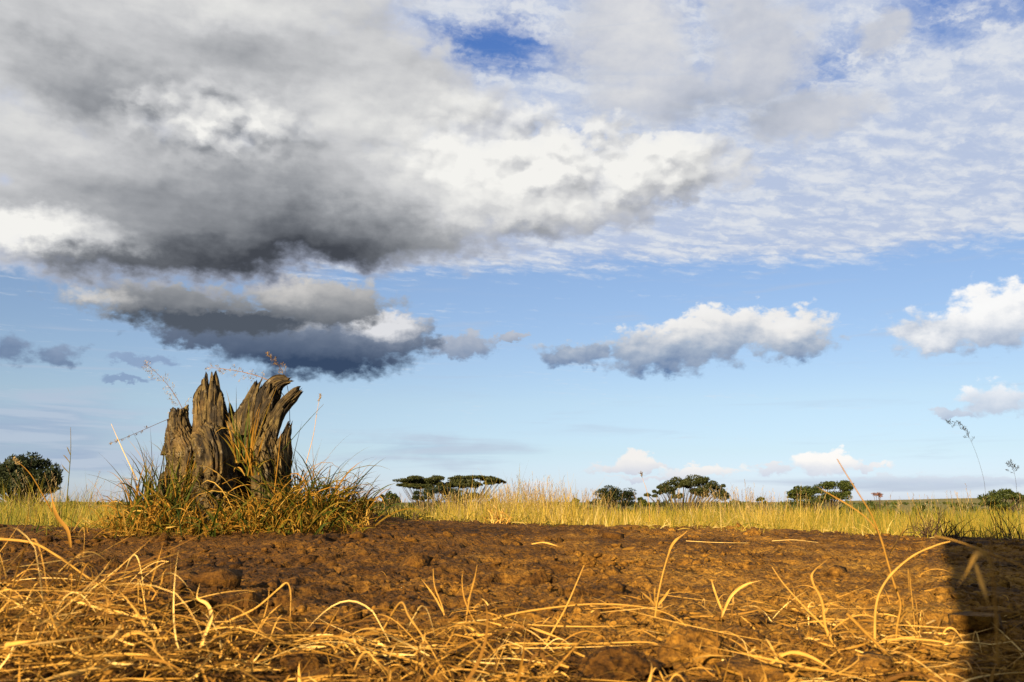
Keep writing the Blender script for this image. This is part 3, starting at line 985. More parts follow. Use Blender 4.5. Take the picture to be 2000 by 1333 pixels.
def tree(name, label, cat, root_px, Y, clumps, leaf_mat, leaf=0.16, count=2600, sub=9, flat=0.55, stems=1, group=None, twiggy=0.0, trunk_w=0.11, seed=0):
    """clumps: (px, py, half width px, half height px, depth offset) each a cluster of the crown as the photograph shows it"""
    r = np.random.default_rng(100 + seed)
    g = at(root_px[0], root_px[1], Y)
    gz = float(macro(g.x, Y)) - 0.05
    root = np.array([g.x, Y, gz])
    k = Y / FPX
    t = thing(name, label, cat, Vector(root), group)
    verts, tint, limbs, rad = [], [], [], []
    area = sum(c[2] * c[3] for c in clumps)
    for (px, py, hw, hh, dy) in clumps:
        c = np.array(at(px, py, Y + dy)); rx, rz = hw * k, hh * k
        ns = max(3, int(sub * hw * hh / area * len(clumps)))
        fork = root + np.array([0, 0, 0.25 * (c[2] - root[2])]) + (r.normal(size=3) * 0.02 * rx)
        for i in range(ns):
            u = r.normal(size=3); u /= np.linalg.norm(u)
            q = c + u * np.array([rx, rx * 0.9, rz]) * (0.35 + 0.5 * r.random() ** 0.5)
            n = max(20, int(count * (hw * hh / area) / ns))
            d = r.normal(size=(n, 3)); d /= np.linalg.norm(d, axis=1)[:, None]
            rr = (0.30 + 0.70 * r.random(n) ** 0.45)[:, None]
            sr = 0.50 * np.array([rx, rx, max(rz * 0.9, rx * flat * .5)]) * (0.6 + 0.6 * r.random())
            p = q + d * rr * sr
            p[:, 2] -= 0.25 * sr[2] * (np.abs(d[:, 0]) ** 2)
            p = p[p[:, 2] > gz + .05]
            verts.append(p); tint.append(np.clip(r.random(len(p)) * .6 + .3 * r.random(), 0, 1))
            # a limb towards this cluster
            mid = fork * 0.45 + q * 0.55 + r.normal(size=3) * 0.10 * rx
            mid[2] -= 0.12 * (q[2] - root[2])
            s = np.linspace(0, 1, 9)[:, None]
            base = root + np.array([(r.random() - .5), (r.random() - .5), 0]) * trunk_w * k / k * (1.5 if stems > 1 else .2)
            path = (1 - s) ** 3 * base + 3 * (1 - s) ** 2 * s * fork + 3 * (1 - s) * s ** 2 * mid + s ** 3 * q
            limbs.append(path); rad.append(trunk_w * (1 - s[:, 0]) ** 0.8 * (0.6 if i else 1) + 0.012)
    p = np.concatenate(verts); n = len(p)
    a = r.normal(size=(n, 3)); a /= np.linalg.norm(a, axis=1)[:, None]
    b_ = np.cross(a, r.normal(size=(n, 3))); b_ /= np.linalg.norm(b_, axis=1)[:, None]
    sz = leaf * (0.5 + r.random(n))[:, None]
    a, b_ = a * sz, b_ * sz * (0.45 - 0.3 * twiggy)
    bow = np.cross(a, b_); bow = bow / np.linalg.norm(bow, axis=1)[:, None] * sz * .25
    V = np.stack([p - a, p - b_ + bow, p + a, p + b_ + bow], 1).reshape(-1, 3)
    q4 = np.arange(n * 4).reshape(n, 4)
    me = mesh_np('crown', V - root, q4, attrs={'tint': np.repeat(np.concatenate(tint), 4)}, smooth=False)
    link('crown', me, leaf_mat, t)
    pl = Pile().add(tubes(np.array(limbs), np.array(rad), 5))
    pl.build('trunk', M_bark, t, origin=root)
    return t


def dome(px0, px1, top, bot, n, Y, seed, squash=0.9):
    r = np.random.default_rng(seed)
    cx, hw = (px0 + px1) / 2, (px1 - px0) / 2
    out = []
    for i in range(n):
        u = (i + .5) / n * 2 - 1
        h = (bot - top) * math.sqrt(max(0.05, 1 - u * u * squash))
        w = hw * (0.30 + 0.14 * r.random())
        out.append((cx + u * hw * .78, bot - h * .62 + r.normal() * 2, w, h * .40, (r.random() - .5) * hw * Y / FPX))
    return out


# dark round bush behind the left grass
tree('thorn_bush', 'large dark green thorny bush behind the grass left of the stump', 'bush', (55, 955), 38,
     [(20, 920, 40, 29, 0), (58, 912, 42, 25, .4), (88, 928, 26, 22, -.2), (-25, 932, 42, 30, .3), (58, 938, 50, 20, -.4), (30, 948, 52, 16, -.6), (80, 950, 34, 13, -.5)], M_leaf_bush, leaf=.080, count=15000, sub=16, stems=4, trunk_w=.05, seed=1, twiggy=.4)
tree('low_bush', 'small low green bush between the stump and the flat-topped acacias', 'bush', (765, 985), 85, dome(740, 790, 963, 990, 4, 85, 3), M_leaf_green, leaf=.12, count=1500, sub=6, stems=4, trunk_w=.05, seed=2)
tree('low_bush', 'low green bush just right of the stump at the plain\'s edge', 'bush', (715, 985), 75, dome(690, 745, 973, 992, 4, 75, 4), M_leaf_green, leaf=.11, count=1200, sub=6, stems=4, trunk_w=.05, seed=3)
# the pair of flat-topped acacias and the thicket under them
tree('acacia_tree', 'flat-topped acacia with a sloping left crown, left one of the touching pair', 'tree', (838, 985), 92,
     [(812, 938, 34, 7, 0), (845, 939, 32, 9, .6), (793, 947, 22, 5, -.5), (822, 950, 24, 6, -.8), (866, 947, 16, 8, .3)], M_leaf, leaf=.10, count=12000, sub=9, flat=.22, trunk_w=.075, seed=4)
tree('acacia_tree', 'flat-topped acacia with a long level crown, right one of the touching pair', 'tree', (902, 985), 95,
     [(900, 938, 30, 7, 0), (932, 935, 30, 6, .8), (964, 937, 22, 6, -.3), (978, 941, 10, 6, .2), (893, 948, 22, 7, -.6), (925, 947, 20, 6, -.6), (955, 944, 16, 4, -.2)], M_leaf, leaf=.10, count=12000, sub=9, flat=.22, trunk_w=.075, seed=5)
tree('thicket_bush', 'dark green thicket growing under the pair of flat-topped acacias', 'bush', (850, 988), 88,
     [(826, 966, 22, 14, 0), (856, 962, 28, 14, .3), (893, 968, 30, 12, -.2), (930, 973, 30, 11, .2), (955, 978, 20, 8, 0)], M_leaf_bush, leaf=.09, count=8500, sub=9, stems=4, trunk_w=.06, seed=6)
tree('round_bush', 'dark rounded bush standing alone between the two acacia groups', 'bush', (1202, 990), 78,
     [(1190, 962, 25, 15, 0), (1212, 964, 28, 15, .3), (1228, 968, 16, 11, -.3), (1186, 978, 24, 10, -.2), (1205, 980, 36, 10, .2), (1160, 981, 12, 6, 0)], M_leaf_bush, leaf=.08, count=8500, sub=9, stems=4, trunk_w=.06, seed=7, twiggy=.3)
tree('low_bush', 'low green bush at the right foot of the dark rounded bush', 'bush', (1252, 990), 90, dome(1232, 1275, 973, 990, 4, 90, 6), M_leaf_green, leaf=.11, count=1100, sub=6, stems=4, trunk_w=.05, seed=8)
tree('acacia_tree', 'umbrella acacia with a lumpy domed crown and leaning trunk', 'tree', (1330, 992), 84,
     [(1308, 950, 24, 11.7, 0), (1286, 958, 14, 9.1, -.3), (1328, 944, 24, 10.4, .4), (1360, 940, 28, 10.4, .2), (1385, 944, 22, 11.7, -.4), (1405, 950, 13, 9.1, .3), (1270, 969, 12, 6.5, 0), (1323, 966, 14, 9.1, -.8), (1375, 960, 24, 11.7, -.6), (1408, 967, 17, 11.7, -.2), (1352, 957, 16, 10.4, .4)], M_leaf, leaf=.09, count=14000, sub=7, flat=.24, trunk_w=.085, seed=9)
tree('distant_tree', 'tiny far green tree seen under the left end of the umbrella acacia', 'tree', (1286, 988), 190, dome(1278, 1294, 978, 990, 3, 190, 7), M_leaf, leaf=.2, count=500, sub=5, seed=10)
tree('distant_tree', 'tiny far rounded tree right of the umbrella acacia', 'tree', (1488, 986), 190, dome(1476, 1501, 974, 986, 3, 190, 8), M_leaf_green, leaf=.2, count=600, sub=5, seed=11)
tree('broad_bush', 'wide green bush with two rounded tops and spreading feathery branches', 'bush', (1602, 988), 70,
     [(1556, 960, 20, 9, 0), (1580, 958, 20, 10, .3), (1608, 952, 22, 11, .2), (1640, 950, 22, 11, 0), (1655, 958, 16, 10, -.3), (1570, 974, 32, 9, -.2), (1625, 972, 38, 11, .2), (1548, 966, 12, 6, 0)], M_leaf_green, leaf=.08, count=13000, sub=9, stems=4, trunk_w=.05, seed=12, twiggy=.3)
tree('bare_tree', 'small far flat-topped tree with bare reddish twigs', 'tree', (1716, 986), 110, [(1712, 966, 11, 3, 0), (1722, 968, 9, 3, .2)], M_leaf_pink, leaf=.14, count=420, sub=5, flat=.2, seed=13, twiggy=.8, trunk_w=.06)
tree('low_bush', 'leafy green bush at the right edge in front of the far hills', 'bush', (1950, 990), 48,
     [(1935, 968, 24, 12, 0), (1962, 964, 24, 12, .3), (1985, 974, 22, 10, 0), (1945, 980, 36, 10, -.3), (2015, 978, 24, 9, .2)], M_leaf_green, leaf=.075, count=4200, sub=8, stems=4, trunk_w=.04, seed=14, twiggy=.4)


def far_scrub():
    r = np.random.default_rng(55)
    n = 900
    Yd = 160 * (4200 / 160) ** r.random(n)
    px = r.uniform(-300, 2300, n)
    X = (px - 1000) / FPX * Yd * .99
    V, tn = [], []
    for x, y in zip(X, Yd):
        w = r.uniform(1.2, 4.5) * (1 + y / 2500); h = w * r.uniform(.35, .7)
        m = 26 if y < 900 else 14
        d = r.normal(size=(m, 3)); d /= np.linalg.norm(d, axis=1)[:, None]
        z0 = float(macro(x, y))
        c = np.array([x, y, z0 + h * .5]) + d * np.array([w * .5, w * .5, h * .5]) * (r.random(m)[:, None] ** .4)
        a = r.normal(size=(m, 3)) * w * .16; b_ = r.normal(size=(m, 3)) * w * .16
        V.append(np.stack([c - a, c - b_, c + a, c + b_], 1).reshape(-1, 3)); tn.append(np.repeat(r.random() * .6 + r.random(m) * .3, 4))
    V = np.concatenate(V)
    o = link('distant_scrub', mesh_np('distant_scrub', V, np.arange(len(V)).reshape(-1, 4), attrs={'tint': np.concatenate(tn)}, smooth=False), M_leaf_green)
    tag(o, 'far scattered green scrub along the horizon', 'scrub', kind='stuff')


far_scrub()


# ================================================================== the grass of the plain
def field_grass():
    r = np.random.default_rng(21)
    P = Pile()
    bands = [(5.6, 7.8, 15000, .0032), (7.6, 11, 17000, .0042), (11, 20, 18000, .007), (20, 45, 17000, .013), (45, 130, 9000, .05)]
    for y0, y1, n, w in bands:
        Yd = y0 + (y1 - y0) * r.random(n) ** (1.0 if y1 < 20 else .8)
        px = r.uniform(-260, 2260, n)
        X = (px - 1000) / FPX * Yd
        keep = Yd > crest_y(X) + 0.08
        X, Yd, px = X[keep], Yd[keep], px[keep]
        patch = fbm(X * .55, Yd * .55, oct=3, seed=61)
        keep = r.random(len(X)) < np.clip(.72 + 1.1 * patch, .12, 1)
        X, Yd, px, patch = X[keep], Yd[keep], px[keep], patch[keep]
        n = len(X)
        Z = macro(X, Yd) - .02
        # grass tops reach about the eye line; taller in the clump right of the acacia pair, lower to the far right
        tall = 1 + .42 * np.exp(-((px - 1010) / 120) ** 2) + .12 * np.exp(-((px - 1420) / 120) ** 2) + .42 * np.exp(-((px - 60) / 190) ** 2) - .06 * sstep(1650, 1900, px)
        top = np.clip(CAM_Z - .13 - Z, .28, .62)
        top = np.where(Yd > 16, .56, top)
        Ln = top * tall * r.uniform(.45, 1.22, n) * (1 + .22 * fbm(X * 1.7, Yd * 1.7, oct=2, seed=64))
        Ln = Ln * (.55 + .45 * sstep(0, .8, Yd - crest_y(X)))
        paths, ref = leaf_paths(np.stack([X, Yd, Z], -1), Ln, r.uniform(0, 2 * PI, n), np.abs(r.normal(0, .13, n)) + .02, np.abs(r.normal(.28, .35, n)), m=6)
        side = np.stack([np.zeros(n), np.ones(n), np.zeros(n)], -1) + .6 * r.normal(size=(n, 3))
        green = .22 * sstep(1500, 1900, px) + .20 * sstep(300, -50, px) + .1 * sstep(12, 30, Yd)
        tint = np.clip(.50 + .30 * patch + r.normal(0, .20, n) - green, 0, 1)
        P.add(ribbons(paths, taper(n, 6, w * r.uniform(.6, 1.4, n), .8, .2), side, .3, tint))
    o = P.build('field_grass', M_field)
    tag(o, 'yellow green waist-high savanna grass growing behind the bare soil', 'grass', kind='stuff')


field_grass()


def seed_stalks():
    """grass flower stalks that stand above the field: thin stem and a narrow plume of spikelets"""
    r = np.random.default_rng(31)
    P = Pile()
    n = 860
    px = np.concatenate([r.normal(1040, 62, 330), r.normal(915, 55, 120), r.normal(1420, 60, 110), r.uniform(-80, 2080, n - 560)])
    Yd = r.uniform(7.2, 12.5, n)
    Yd[:46] = r.uniform(6.7, 7.3, 46); px[:46] = r.uniform(-60, 235, 46)      # coarser stalks close by on the left
    X = (px - 1000) / FPX * Yd
    Z = macro(X, Yd)
    py_top = 966 + r.normal(0, 10, n) - 30 * np.exp(-((px - 1045) / 85) ** 2) * r.random(n) - 12 * np.exp(-((px - 1420) / 90) ** 2) * r.random(n) + 6
    py_top[:46] = r.uniform(905, 985, 46)
    top = CAM_Z + Yd * (np.tan(np.arctan((666.5 - py_top) / FPX) + PITCH))
    H = np.maximum(top - Z, .35)
    lean = np.abs(r.normal(0, .10, n)); hd = r.uniform(0, 2 * PI, n)
    paths, ref = leaf_paths(np.stack([X, Yd, Z], -1), H, hd, lean, np.abs(r.normal(.12, .15, n)) + np.where(np.arange(n) < 46, r.uniform(0, .9, n), 0), m=7)
    rad = np.repeat((.0016 * (Yd / 9))[:, None], 7, 1) * np.linspace(1, .5, 7)[None, :]
    tint = r.uniform(.35, 1.0, n)
    P.add(tubes(paths, rad * .75, 3, tint))
    # spikelets
    kk = 9
    for j in range(kk):
        f = .80 + .20 * j / (kk - 1)
        x = f * 6; i = np.minimum(int(x), 5); t = x - i
        base = paths[:, i] * (1 - t) + paths[:, i + 1] * t
        sp, rf = leaf_paths(base, r.uniform(.018, .042, n) * (Yd / 9), r.uniform(0, 2 * PI, n), r.uniform(.1, .6, n), r.uniform(.1, .6, n), m=4)
        P.add(ribbons(sp, taper(n, 4, .0021 * (Yd / 9), .4, .5), rf, .4, np.clip(tint - .1 + r.normal(0, .12, n), 0, 1)))
    o = P.build('grass_seed_stalks', M_seed)
    tag(o, 'thin pale grass flower stalks standing above the field', 'grass', kind='stuff')


seed_stalks()


# ================================================================== made-up earth pillar behind the camera, added to cast the right corner's shade
def shadow_caster():
    sh = Vector((-sun_dir.x, -sun_dir.y, 0)).normalized()          # the way shadows run
    right = Vector((sh.y, -sh.x, 0))
    e = on_soil(1874, 1333)
    c = Vector((e.x, e.y, 0)) - sh * 2.7 + right * 0.90
    H = 3.05
    nv, nu = 70, 90
    v = np.linspace(0, 1, nv); a = np.arange(nu) / nu * 2 * PI
    A, Vv = np.meshgrid(a, v)
    prof = 0.90 * np.where(Vv < .93, 1.0 - .02 * Vv, np.sqrt(np.clip(1 - ((Vv - .93) / .072) ** 2, 0, 1)))
    rr = prof * (1 + .012 * fbm(np.cos(A) * 2, np.sin(A) * 2, Vv * 4, oct=2, seed=81) + .012 * vnoise(np.cos(A) * 9, np.sin(A) * 9, Vv * 16, seed=83))
    X = rr * np.cos(A); Y = rr * np.sin(A); Z = Vv * H - .1
    idx = np.arange(nv * nu).reshape(nv, nu); nx = np.roll(idx, -1, 1)
    q = np.stack([idx[:-1], nx[:-1], nx[1:], idx[1:]], -1).reshape(-1, 4)
    o = link('shadow_caster', mesh_np('shadow_caster', np.stack([X, Y, Z], -1), q), M_soil)
    o.location = (c.x, c.y, float(macro(c.x, c.y)))
    tag(o, 'unseen earth pillar added behind the camera to shade the right corner of the soil', 'termite mound')


shadow_caster()


# ================================================================== crumbs and clods of earth
def ico():
    bm = bmesh.new(); bmesh.ops.create_icosphere(bm, subdivisions=1, radius=1)
    v = np.array([x.co[:] for x in bm.verts]); f = np.array([[l.index for l in p.verts] for p in bm.faces]); bm.free()
    return v, f


def soil_crumbs():
    r = np.random.default_rng(71)
    n = 17000
    py = 1030 + 310 * r.random(n) ** .8
    px = r.uniform(-60, 2060, n)
    x, y = on_soil_many(px, py)
    clump = fbm(x * 1.6, y * 1.6, oct=2, seed=33)
    keep = (y < crest_y(x) + .1) & (r.random(n) < np.clip(.55 + clump, .1, 1))
    x, y = x[keep], y[keep]; n = len(x)
    iv, f = ico()
    rad = .0030 * np.exp(r.normal(0, .68, n)) * np.clip(y / 2.0, .8, 2.6)
    d = iv[None] * (1 + .38 * r.normal(size=(n, len(iv), 1)).clip(-1.5, 1.5)) * rad[:, None, None] * np.array([1.15, 1.15, .75])
    d = d + np.stack([x, y, soil_z(x, y) + rad * .12], -1)[:, None, :]
    F = f[None] + (np.arange(n) * len(iv))[:, None, None]
    o = link('soil_crumbs', mesh_np('soil_crumbs', d, tris=F.reshape(-1, 3), smooth=False), M_soil)
    tag(o, 'loose crumbs of earth scattered over the bare soil', 'soil crumbs', kind='stuff')


soil_crumbs()


def clod(label, px, py, w, h, seed):
    p = on_soil(px, py + h * .5)
    k = p.y / FPX
    nu, nv = 72, 48
    a = np.arange(nu) / nu * 2 * PI; b_ = np.linspace(0.001, PI - .001, nv)
    A, B = np.meshgrid(a, b_)
    X, Y, Z = np.cos(A) * np.sin(B), np.sin(A) * np.sin(B), np.cos(B)
    m = 1 + .26 * fbm(X * 1.5 + seed, Y * 1.5, Z * 1.5, oct=3, seed=seed) + .10 * vnoise(X * 6, Y * 6, Z * 6 + seed, seed=seed + 3) + .05 * vnoise(X * 15, Y * 15, Z * 15, seed=seed + 5)
    V = np.stack([X * m * w * .5 * k, Y * m * w * .42 * k, Z * m * h * .62 * k], -1)
    idx = np.arange(nu * nv).reshape(nv, nu); nx = np.roll(idx, -1, 1)
    q = np.stack([idx[:-1], idx[1:], nx[1:], nx[:-1]], -1).reshape(-1, 4)
    o = link('soil_clod', mesh_np('soil_clod', V, q), M_soil)
    o.location = (p.x, p.y, p.z + h * .22 * k)
    tag(o, label, 'clod', 'clods of earth in the foreground')


for i, c in enumerate([
        ('largest round clod of earth lying among the straw at the bottom', 1345, 1262, 135, 66),
        ('flat slab of dried earth just right of the largest round clod', 1448, 1252, 120, 40),
        ('clod of earth with straw across it at the bottom edge', 1225, 1312, 120, 50),
        ('low clod of earth at the bottom edge below the flat slab', 1480, 1322, 150, 40),
        ('smooth clod of earth in the straw at the lower middle', 590, 1300, 90, 46),
        ('small dark clod of earth alone in the middle of the bare soil', 1145, 1098, 34, 22),
        ('rounded lump of earth beside the hollow in the middle of the soil', 985, 1135, 70, 26),
        ('broken lump of earth on the soil left of the middle hollow', 905, 1125, 90, 24)]):
    clod(*c, seed=200 + i * 11)


# ================================================================== straw in front
def straw_weight(px, py):
    """how thickly straw lies: a bank on the left, a loose strip along the bottom, a clump on the right"""
    w = 1.0 * sstep(0, 110, py - (1050 + np.maximum(px, 0) * .40)) * sstep(560, 260, px)
    w = np.maximum(w, .85 * sstep(1218, 1278, py + 18 * np.sin(px / 70)) * sstep(1180, 1040, px) * (.45 + .55 * np.exp(-((px - 860) / 170) ** 2) + .3 * sstep(520, 420, px)))
    w = np.maximum(w, .38 * sstep(1230, 1300, py) * sstep(1000, 1300, px))
    w = np.maximum(w, 1.35 * np.exp(-((px - 1690) / 135) ** 2 - ((py - 1275) / 62) ** 2))
    w = np.maximum(w, .85 * np.exp(-((px - 1600) / 130) ** 2 - ((py - 1220) / 34) ** 2))
    w = np.maximum(w, .90 * np.exp(-((px - 1270) / 110) ** 2 - ((py - 1204) / 14) ** 2))
    w = np.maximum(w, .65 * np.exp(-((px - 1420) / 55) ** 2 - ((py - 1218) / 22) ** 2))
    w = np.maximum(w, .40 * np.exp(-((px - 880) / 80) ** 2 - ((py - 1208) / 22) ** 2))
    w = np.maximum(w, .45 * np.exp(-((px - 1930) / 90) ** 2 - ((py - 1300) / 60) ** 2))
    w = np.maximum(w, .30 * np.exp(-((px - 120) / 160) ** 2 - ((py - 1045) / 12) ** 2))
    return w * .22 * (.25 + 1.1 * sstep(-.30, .45, vnoise(px / 55, py / 38, seed=15) + .5 * vnoise(px / 21, py / 16, seed=16))) + .0016


def lying(r, x, y, length, width, lift, base, m=9, drift=1.0, tint=None):
    n = len(x)
    s = np.linspace(0, 1, m)
    hd = r.uniform(0, 2 * PI, n)
    dr = r.normal(0, drift, n)
    kink = r.uniform(.2, .8, n); kd = r.normal(0, .9, n) * (r.random(n) < .35)
    th = hd[:, None] + dr[:, None] * s[None, :] + kd[:, None] * (s[None, :] > kink[:, None])
    ds = (length / (m - 1))[:, None]
    X = x[:, None] + np.concatenate([np.zeros((n, 1)), np.cumsum(np.cos(th[:, 1:]) * ds, 1)], 1)
    Y = y[:, None] + np.concatenate([np.zeros((n, 1)), np.cumsum(np.sin(th[:, 1:]) * ds, 1)], 1)
    Y = np.maximum(Y, .62)
    mode = r.random(n)
    sh = np.where(mode[:, None] < .5, np.sin(PI * s)[None, :], s[None, :] ** 1.3)
    Z = macro(X, Y) + (soil_z(x, y) - macro(x, y))[:, None] * (1 - s)[None, :] + .004 + base[:, None] + lift[:, None] * sh
    P = np.stack([X, Y, Z], -1)
    ref = np.tile(np.array([[0, 0, 1.0]]), (n, 1)) + .45 * r.normal(size=(n, 3))
    tw = r.normal(0, .8, n)[:, None] + r.normal(0, 1.3, n)[:, None] * s[None, :]
    return ribbons(P, taper(n, m, width, .7, .35), ref, r.uniform(.2, .7), tint, twist=tw)


def straw():
    r = np.random.default_rng(91)
    P = Pile()
    N = 90000
    px = r.uniform(-120, 2120, N); py = r.uniform(1030, 1400, N)
    keep = r.random(N) < straw_weight(px, py)
    px, py = px[keep], py[keep]
    x, y = on_soil_many(px, py)
    n = len(x)
    w8 = np.clip(straw_weight(px, py) / .22, 0, 1)
    heap = sstep(520, 120, px) * sstep(1060, 1140, py) + .5 * np.exp(-((px - 1700) / 130) ** 2)
    pick = r.random(n)
    # 1 broken leaf litter lying flat
    i = pick < .30
    L = np.clip(r.gamma(2.2, .026, i.sum()), .015, .18)
    tint = np.clip(r.normal(.46, .25, i.sum()), 0, 1)
    P.add(lying(r, x[i], y[i], L, .0008 + .0019 * r.random(i.sum()) ** 2, np.abs(r.normal(0, .010, i.sum())), .001 + (.02 + .05 * heap[i]) * r.random(i.sum()) ** 2 * w8[i], drift=1.3, tint=tint))
    # 2 longer straws resting on one another
    i = (pick > .36) & (pick < .53)
    L = np.clip(r.gamma(3.2, .045, i.sum()), .05, .34) * (.45 + .55 * w8[i])
    tint = np.clip(r.normal(.60, .26, i.sum()), 0, 1)
    P.add(lying(r, x[i], y[i], L, (.0005 + .0011 * r.random(i.sum()) ** 1.6), np.abs(r.normal(0, .026, i.sum())) * (.25 + .75 * w8[i] + .6 * heap[i]), .002 + (.03 + .08 * heap[i]) * r.random(i.sum()) * w8[i], m=13, drift=.45, tint=tint))
    # 3 curled leaves and bent stalks standing out of it
    i = (pick > .56) & (pick < .65)
    k = i.sum()
    Ls = np.clip(r.gamma(3.0, .020, k), .025, .14) * (.45 + .55 * w8[i])
    paths, ref = leaf_paths(np.stack([x[i], y[i], soil_z(x[i], y[i])], -1), Ls, r.uniform(0, 2 * PI, k), r.uniform(.15, 1.4, k), np.abs(r.normal(0, .9, k)) * np.where(r.random(k) < .8, 1, -1), m=9, drift=r.normal(0, .8, k))
    tw = r.normal(0, .5, k)[:, None] + r.normal(0, 1.2, k)[:, None] * np.linspace(0, 1, 9)[None]
    P.add(ribbons(paths, taper(k, 9, .0007 + .0015 * r.random(k) ** 1.5, .6, .3), ref, .5, np.clip(r.normal(.58, .22, k), 0, 1), twist=tw))
    o = P.build('dry_straw', M_straw)
    tag(o, 'tangled golden dry straw matted over the soil in the foreground', 'straw', kind='stuff')


straw()


def curve_through(pts, m=24):
    a = np.array(pts, float)
    e = np.vstack([2 * a[0] - a[1], a, 2 * a[-1] - a[-2]])
    x = np.linspace(0, 1, m) * (len(a) - 1)
    i = np.minimum(x.astype(int), len(a) - 2); t = (x - i)[:, None]
    p0, p1, p2, p3 = e[i], e[i + 1], e[i + 2], e[i + 3]
    return 0.5 * (2 * p1 + (p2 - p0) * t + (2 * p0 - 5 * p1 + 4 * p2 - p3) * t ** 2 + (3 * p1 - p0 - 3 * p2 + p3) * t ** 3)


def stalk_points(pts, Y0, Y1, m=24):
    n = len(pts)
    return curve_through([at(px, py, Y0 + (Y1 - Y0) * k / (n - 1)) for k, (px, py) in enumerate(pts)], m)


def stalk_piece(pts, Y0, Y1, w, leaf, tint, m=24, w_end=.35):
    P3 = stalk_points(pts, Y0, Y1, m)[None]
    k = w * (Y0 + Y1) / 2 / FPX
    if leaf:
        W = taper(1, m, np.array([k]), .6, .4)
        return ribbons(P3, W, np.array([[.25, -1.0, .35]]), .5, np.array([tint]), twist=np.linspace(-.5, .7, m)[None] + .35 * np.sin(np.linspace(0, 9, m))[None])
    node = 1 + .5 * np.exp(-((np.linspace(0, 1, m) - .55) / .02) ** 2)
    Rr = (k * np.linspace(1, w_end, m) * node)[None]
    return tubes(P3, Rr, 6, np.array([tint]))


def stalk(label, main, Y0, Y1, w, leaf=False, tint=.62, sides=(), name='straw_stalk', cat='straw', group='dry straw stalks standing in the foreground', mat=None, plume=None, m=24):
    mat = mat or M_straw
    org = at(main[0][0], main[0][1], Y0)
    P = Pile().add(stalk_piece(main, Y0, Y1, w, leaf, tint, m))
    if not sides and plume is None:
        o = P.build(name, mat, None, origin=org)
        tag(o, label, cat, group)
        return o
    t = thing(name, label, cat, org, group)
    P.build('stem', mat, t, origin=org)
    for sd in sides:
        pts, ww, lf = sd[:3]
        y0, y1 = (sd[3], sd[4]) if len(sd) > 3 else (Y0, Y1)
        Pile().add(stalk_piece(pts, y0, y1, ww, lf, min(1, tint + .08))).build('leaf', mat, t, origin=org)
    if plume is not None:
        f0, spread, nb, tn, up = plume
        r = np.random.default_rng(int(main[0][0] * 7 + main[0][1]))
        S = stalk_points(main, Y0, Y1, 60)
        k = Y0 / FPX
        Q = Pile()
        roots, dirs = [], []
        for j in range(nb):
            f = f0 + (1 - f0) * (j + r.random()) / nb
            i = min(58, int(f * 59))
            tdir = norm((S[i + 1] - S[i])[None])[0]
            side = r.normal(size=3); side -= tdir * side.dot(tdir); side /= np.linalg.norm(side)
            d = norm((tdir * up + side)[None])[0]
            Lb = spread * k * (1.15 - .75 * (f - f0) / (1 - f0)) * r.uniform(.5, 1.1)
            s = np.linspace(0, 1, 6)[:, None]
            path = S[i] + d * Lb * s + np.array([0, 0, -.18 * Lb]) * s ** 2 + r.normal(0, .03 * Lb, (6, 3)) * s
            Q.add(tubes(path[None], np.full((1, 6), .15 * k), 3, np.array([tn])))
            ns = 6
            ff = r.uniform(.25, 1, ns)
            b = np.stack([np.interp(ff, s[:, 0], path[:, c]) for c in range(3)], -1)
            tw = b + norm(d[None] + .8 * r.normal(size=(ns, 3))) * (spread * .16 * k)
            Q.add(tubes(np.stack([b, .5 * (b + tw), tw], 1), np.full((ns, 3), .12 * k), 3, np.full(ns, tn)))
            sp, rf = leaf_paths(tw, np.full(ns, 4.2 * k) * r.uniform(.6, 1.4, ns), r.uniform(0, 6.28, ns), r.uniform(.1, 1.4, ns), np.zeros(ns), m=4)
            Q.add(ribbons(sp, taper(ns, 4, np.full(ns, .62 * k), .4, .5), rf, .5, np.full(ns, tn) + r.normal(0, .1, ns)))
        tag(Q.build('plume', M_seed, t, origin=org), kind='stuff')
    return t


# --- right foreground
stalk('tall jointed straw stalk rising through the right clump with a forked bent top', [(1750, 1262), (1752, 1225), (1759, 1180), (1746, 1140), (1732, 1092), (1722, 1057), (1705, 1012), (1690, 985), (1655, 930), (1635, 897)], 1.38, 1.32, 2.4, tint=.60,
      sides=[([(1722, 1057), (1712, 1036), (1692, 1012), (1662, 990), (1625, 968), (1593, 950)], 1.9, True), ([(1735, 1090), (1752, 1058), (1768, 1030)], 3.0, True), ([(1752, 1225), (1772, 1190), (1790, 1193)], 3.4, True)], m=40)
stalk('long straw stalk arching over to the right into the dark shade', [(1709, 1270), (1709, 1215), (1712, 1180), (1722, 1150), (1745, 1118), (1785, 1085), (1830, 1065), (1856, 1058)], 1.32, 1.25, 3.0, tint=.8, m=36)
stalk('thin drooping straw that crosses the upper edge of the dark shade', [(1827, 1048), (1870, 1058), (1930, 1080), (2000, 1108), (2060, 1150)], .78, .60, 2.6, tint=.66)
stalk('upright straw stalk with a knot standing in front of the dark shade', [(1948, 1300), (1946, 1215), (1942, 1150), (1937, 1100), (1935, 1046)], .46, .44, 2.9, tint=.74,
      sides=[([(1936, 1112), (1928, 1086), (1913, 1081), (1902, 1090), (1887, 1120), (1868, 1147)], 5.0, True), ([(1904, 1097), (1914, 1130), (1924, 1160), (1938, 1200)], 4.6, True)])
stalk('straight straw leaning left at the left side of the right clump', [(1640, 1262), (1605, 1220), (1570, 1185), (1530, 1140), (1508, 1108)], 1.36, 1.42, 2.4, tint=.7)
stalk('wavy straw with a kinked tip left of the tall jointed stalk', [(1650, 1290), (1615, 1235), (1605, 1175), (1588, 1140), (1588, 1118), (1620, 1090)], 1.26, 1.32, 2.8, leaf=True, tint=.66)
